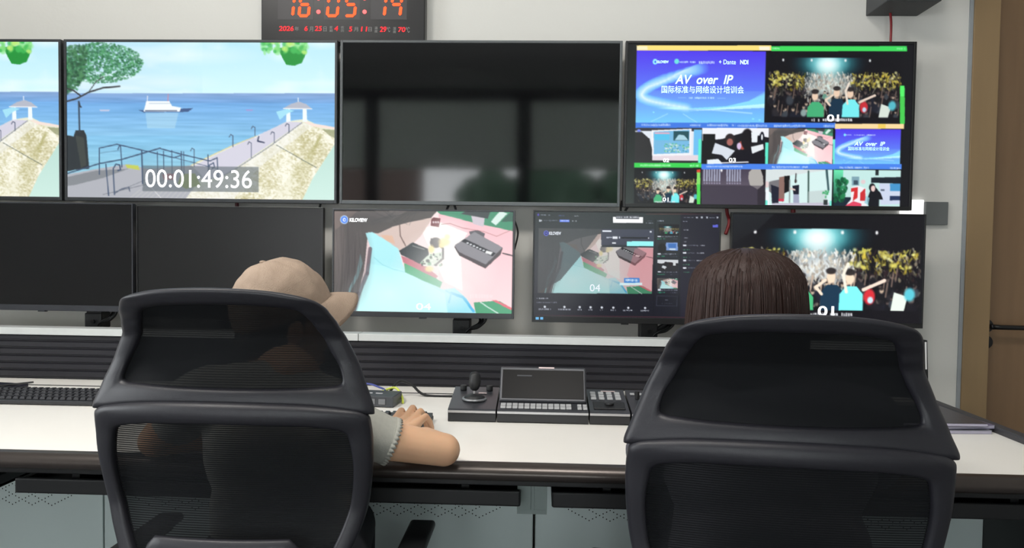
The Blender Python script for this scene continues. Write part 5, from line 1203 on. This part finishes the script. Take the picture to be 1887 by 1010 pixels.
for j in range(NP-1):
    for i in range(NT): bm.faces.new((G[j][i], G[j][(i+1) % NT], G[j+1][(i+1) % NT], G[j+1][i]))
bm.faces.new(G[-1])
cp = obj('cap', bm, cap_m, p1, True)
md = cp.modifiers.new('thick', 'SOLIDIFY'); md.thickness = .002; md.offset = -1
bm = NB(); G = []; NB_, NR = 25, 8
for j in range(NR):
    row = []
    for i in range(NB_):
        th = math.radians(-72+144*i/(NB_-1)); e = j/(NR-1); L = .060*math.cos(th*1.0)**.55 if abs(math.cos(th)) > .01 else 0
        c0 = Vector((R_A*.995*math.cos(th), R_B*.995*math.sin(th), -.006)); v = c0+Vector((L*e, math.sin(th)*.006*e, -.012*e-.075*(math.sin(th)**2)*e*.55-.010*e*e))
        row.append(bm.verts.new(base+tiltm @ v))
    G.append(row)
for j in range(NR-1):
    for i in range(NB_-1): bm.faces.new((G[j][i], G[j+1][i], G[j+1][i+1], G[j][i+1]))
br = obj('cap_brim', bm, cap_m, cp, True); md = br.modifiers.new('thick', 'SOLIDIFY'); md.thickness = .0035; md.offset = 0
bm = NB(); sph(bm, base+tiltm @ Vector((-.004, 0, R_H+.001)), .007, (1, 1, .5)); obj('cap_button', bm, cap_m, cp, True)
bm = NB(); 
for i in range(60):
    a = math.radians(80+200*i/59)
    hx_, hy_ = .096*math.cos(a), .080*math.sin(a); p = base+tiltm @ Vector((hx_, hy_, -.005)); tube(bm, [p, p+Vector((-.002, 0, -.03)), p+Vector((.004*math.cos(i), .003, -.062))], [.006, .006, .002], 6)
obj('hair', bm, mat('short_dark_hair', (46, 38, 34), .6), b1, True)

# --- person with dark hair
hair_m = mat('dark_brown_hair', (48, 31, 27), .5, spec=.35, var=.35, scale=30, bump=.5, bscale=90, stretch=(6, 6, .4))
H2 = U(1374, 520, 1.43); H2.z = 1.088
p2 = empty('person', (.43, 1.38, 0), 0, 'person with long dark brown hair in dark clothes at the right chair', 'person')
SR2, SL2 = Vector((.605, 1.39, .895)), Vector((.255, 1.39, .895)); ER2, EL2 = Vector((.64, 1.46, .735)), Vector((.225, 1.47, .735)); ER2.y = 1.44; EL2.y = 1.44
WR2, WL2 = Vector((.56, 1.70, .786)), Vector((.36, 1.70, .786)); ER2.z = EL2.z = .80
hip2 = Vector((.43, 1.37, .55))
bd = limb([(Vector((.43, 1.39, .93)), .052), (H2+Vector((0, -.005, -.09)), .05)]) + limb([(SR2, .048), (ER2, .036), (WR2, .024)]) + limb([(SL2, .048), (EL2, .036), (WL2, .024)]) + limb([(SR2, .05), (SL2, .05)]) + limb([(Vector((.43, 1.385, .8)), .08), (hip2, .09)])
bd += hand(WR2, (-.1, 1, 0), (1, 0, 0)) + hand(WL2, (.1, 1, 0), (-1, 0, 0))
for s in (-1, 1): bd += limb([(hip2+Vector((s*.08, 0, 0)), .085), (Vector((.43+s*.11, 1.80, .56)), .058), (Vector((.43+s*.12, 1.78, .32)), .052), (Vector((.43+s*.12, 1.76, .08)), .035)]) + limb([(Vector((.43+s*.12, 1.76, .05)), .036), (Vector((.43+s*.13, 1.86, .035)), .03)])
fz = Vector((0, 1, 0)); h2b = [(rel(H2+Vector((0, 0, .01)), p2), 1, (.076, .094, .10)), (rel(H2+fz*.03+Vector((0, 0, -.05)), p2), 1, (.058, .062, .068)), (rel(H2+fz*.097+Vector((0, 0, -.02)), p2), 1, (.011, .016, .02)), (rel(H2+fz*.085+Vector((0, 0, -.06)), p2), 1, (.025, .016, .009))]
for s in (-1, 1): h2b.append((rel(H2+Vector((s*.076, 0, -.02)), p2), 1, (.010, .018, .03)))
b2 = blob_mesh('body', RL(bd, p2), h2b, .0045, skin_m, p2, 4)
for s in (-1, 1):
    bm = NB(); sph(bm, rel(H2+fz*.088+Vector((s*.031, 0, .0)), p2), .0105, u=16, v=10); obj('eye', bm, mat('eye_white', (225, 220, 215), .25), b2, True)
jk = limb([(SR2, .06), (ER2, .052), (ER2.lerp(WR2, .8), .042)]) + limb([(SL2, .06), (EL2, .052), (EL2.lerp(WL2, .8), .042)]) + limb([(SR2, .062), (Vector((.43, 1.38, .91)), .07), (SL2, .062)])
jb = [(rel((.43, 1.385, .80), p2), 1, (.19, .11, .17)), (rel((.43, 1.38, .65), p2), 1, (.18, .125, .18)), (rel((.43, 1.375, .53), p2), 1, (.195, .145, .12))]
j2 = blob_mesh('jacket', RL(jk, p2), jb, .007, mat('dark_grey_jacket', (84, 84, 92), .9, var=.15, scale=20), p2, 6); folds(j2, .006, 11)
tr = []
for s in (-1, 1): tr += limb([(hip2+Vector((s*.07, 0, 0)), .10), (Vector((.43+s*.11, 1.80, .56)), .07), (Vector((.43+s*.12, 1.78, .32)), .062), (Vector((.43+s*.12, 1.76, .12)), .052)])
blob_mesh('trousers', RL(tr, p2), [], .010, MATS['dark_trousers'], p2, 4)
prof = [(1.207, .001), (1.2055, .022), (1.200, .046), (1.190, .070), (1.174, .090), (1.150, .104), (1.12, .109), (1.088, .112), (1.05, .114), (1.0, .113), (.96, .108), (.93, .09)]
bm = NB(); NT = 300; G = []; hc = rel(H2, p2)
pr = catmull([(z, r, 0) for z, r in prof], 5)
for j, q in enumerate(pr):
    row = []; z, r = q.x, max(q.y, .0008)
    for i in range(NT):
        a = 2*PI*i/NT; fr = max(0, math.sin(a))**3
        rip = 1+(.012*mnoise.noise(Vector((math.cos(a)*14, math.sin(a)*14, z*4)))+.014*mnoise.noise(Vector((math.cos(a)*45, math.sin(a)*45, z*5))))*min(1, j/12)
        rx = r*rip; ry = r*rip*.92
        if z < 1.13: ry *= 1-.75*fr*min(1, (1.13-z)/.05)
        row.append(bm.verts.new((hc.x+rx*math.cos(a)*(1+.02*math.cos(a)), hc.y+ry*math.sin(a)-.004, z+(.012*mnoise.noise(Vector((i*.35, 0, 0))) if j == len(pr)-1 else 0))))
    G.append(row)
for j in range(len(G)-1):
    for i in range(NT): bm.faces.new((G[j][i], G[j+1][i], G[j+1][(i+1) % NT], G[j][(i+1) % NT]))
hair = obj('hair', bm, hair_m, p2, True)
rnd = random.Random(11); bm = NB()
for i in range(420):
    a = rnd.uniform(0, 2*PI)
    if math.sin(a) > .6: continue
    j0 = rnd.randint(6, 30); pts = []; da = rnd.uniform(-.12, .12); lift = rnd.uniform(-.0006, .0008)
    for j in range(j0, len(pr), 5):
        z, r = pr[j].x, pr[j].y+lift; aa = a+da*(j-j0)/40; pts.append((hc.x+r*math.cos(aa)*(1+.02*math.cos(aa)), hc.y+r*.93*math.sin(aa)-.004, z))
    if len(pts) > 2: tube(bm, pts, [.0012]*(len(pts)-1)+[.0004], 4)
tag(obj('hair_strands', bm, hair_m, hair, True), kind='stuff')
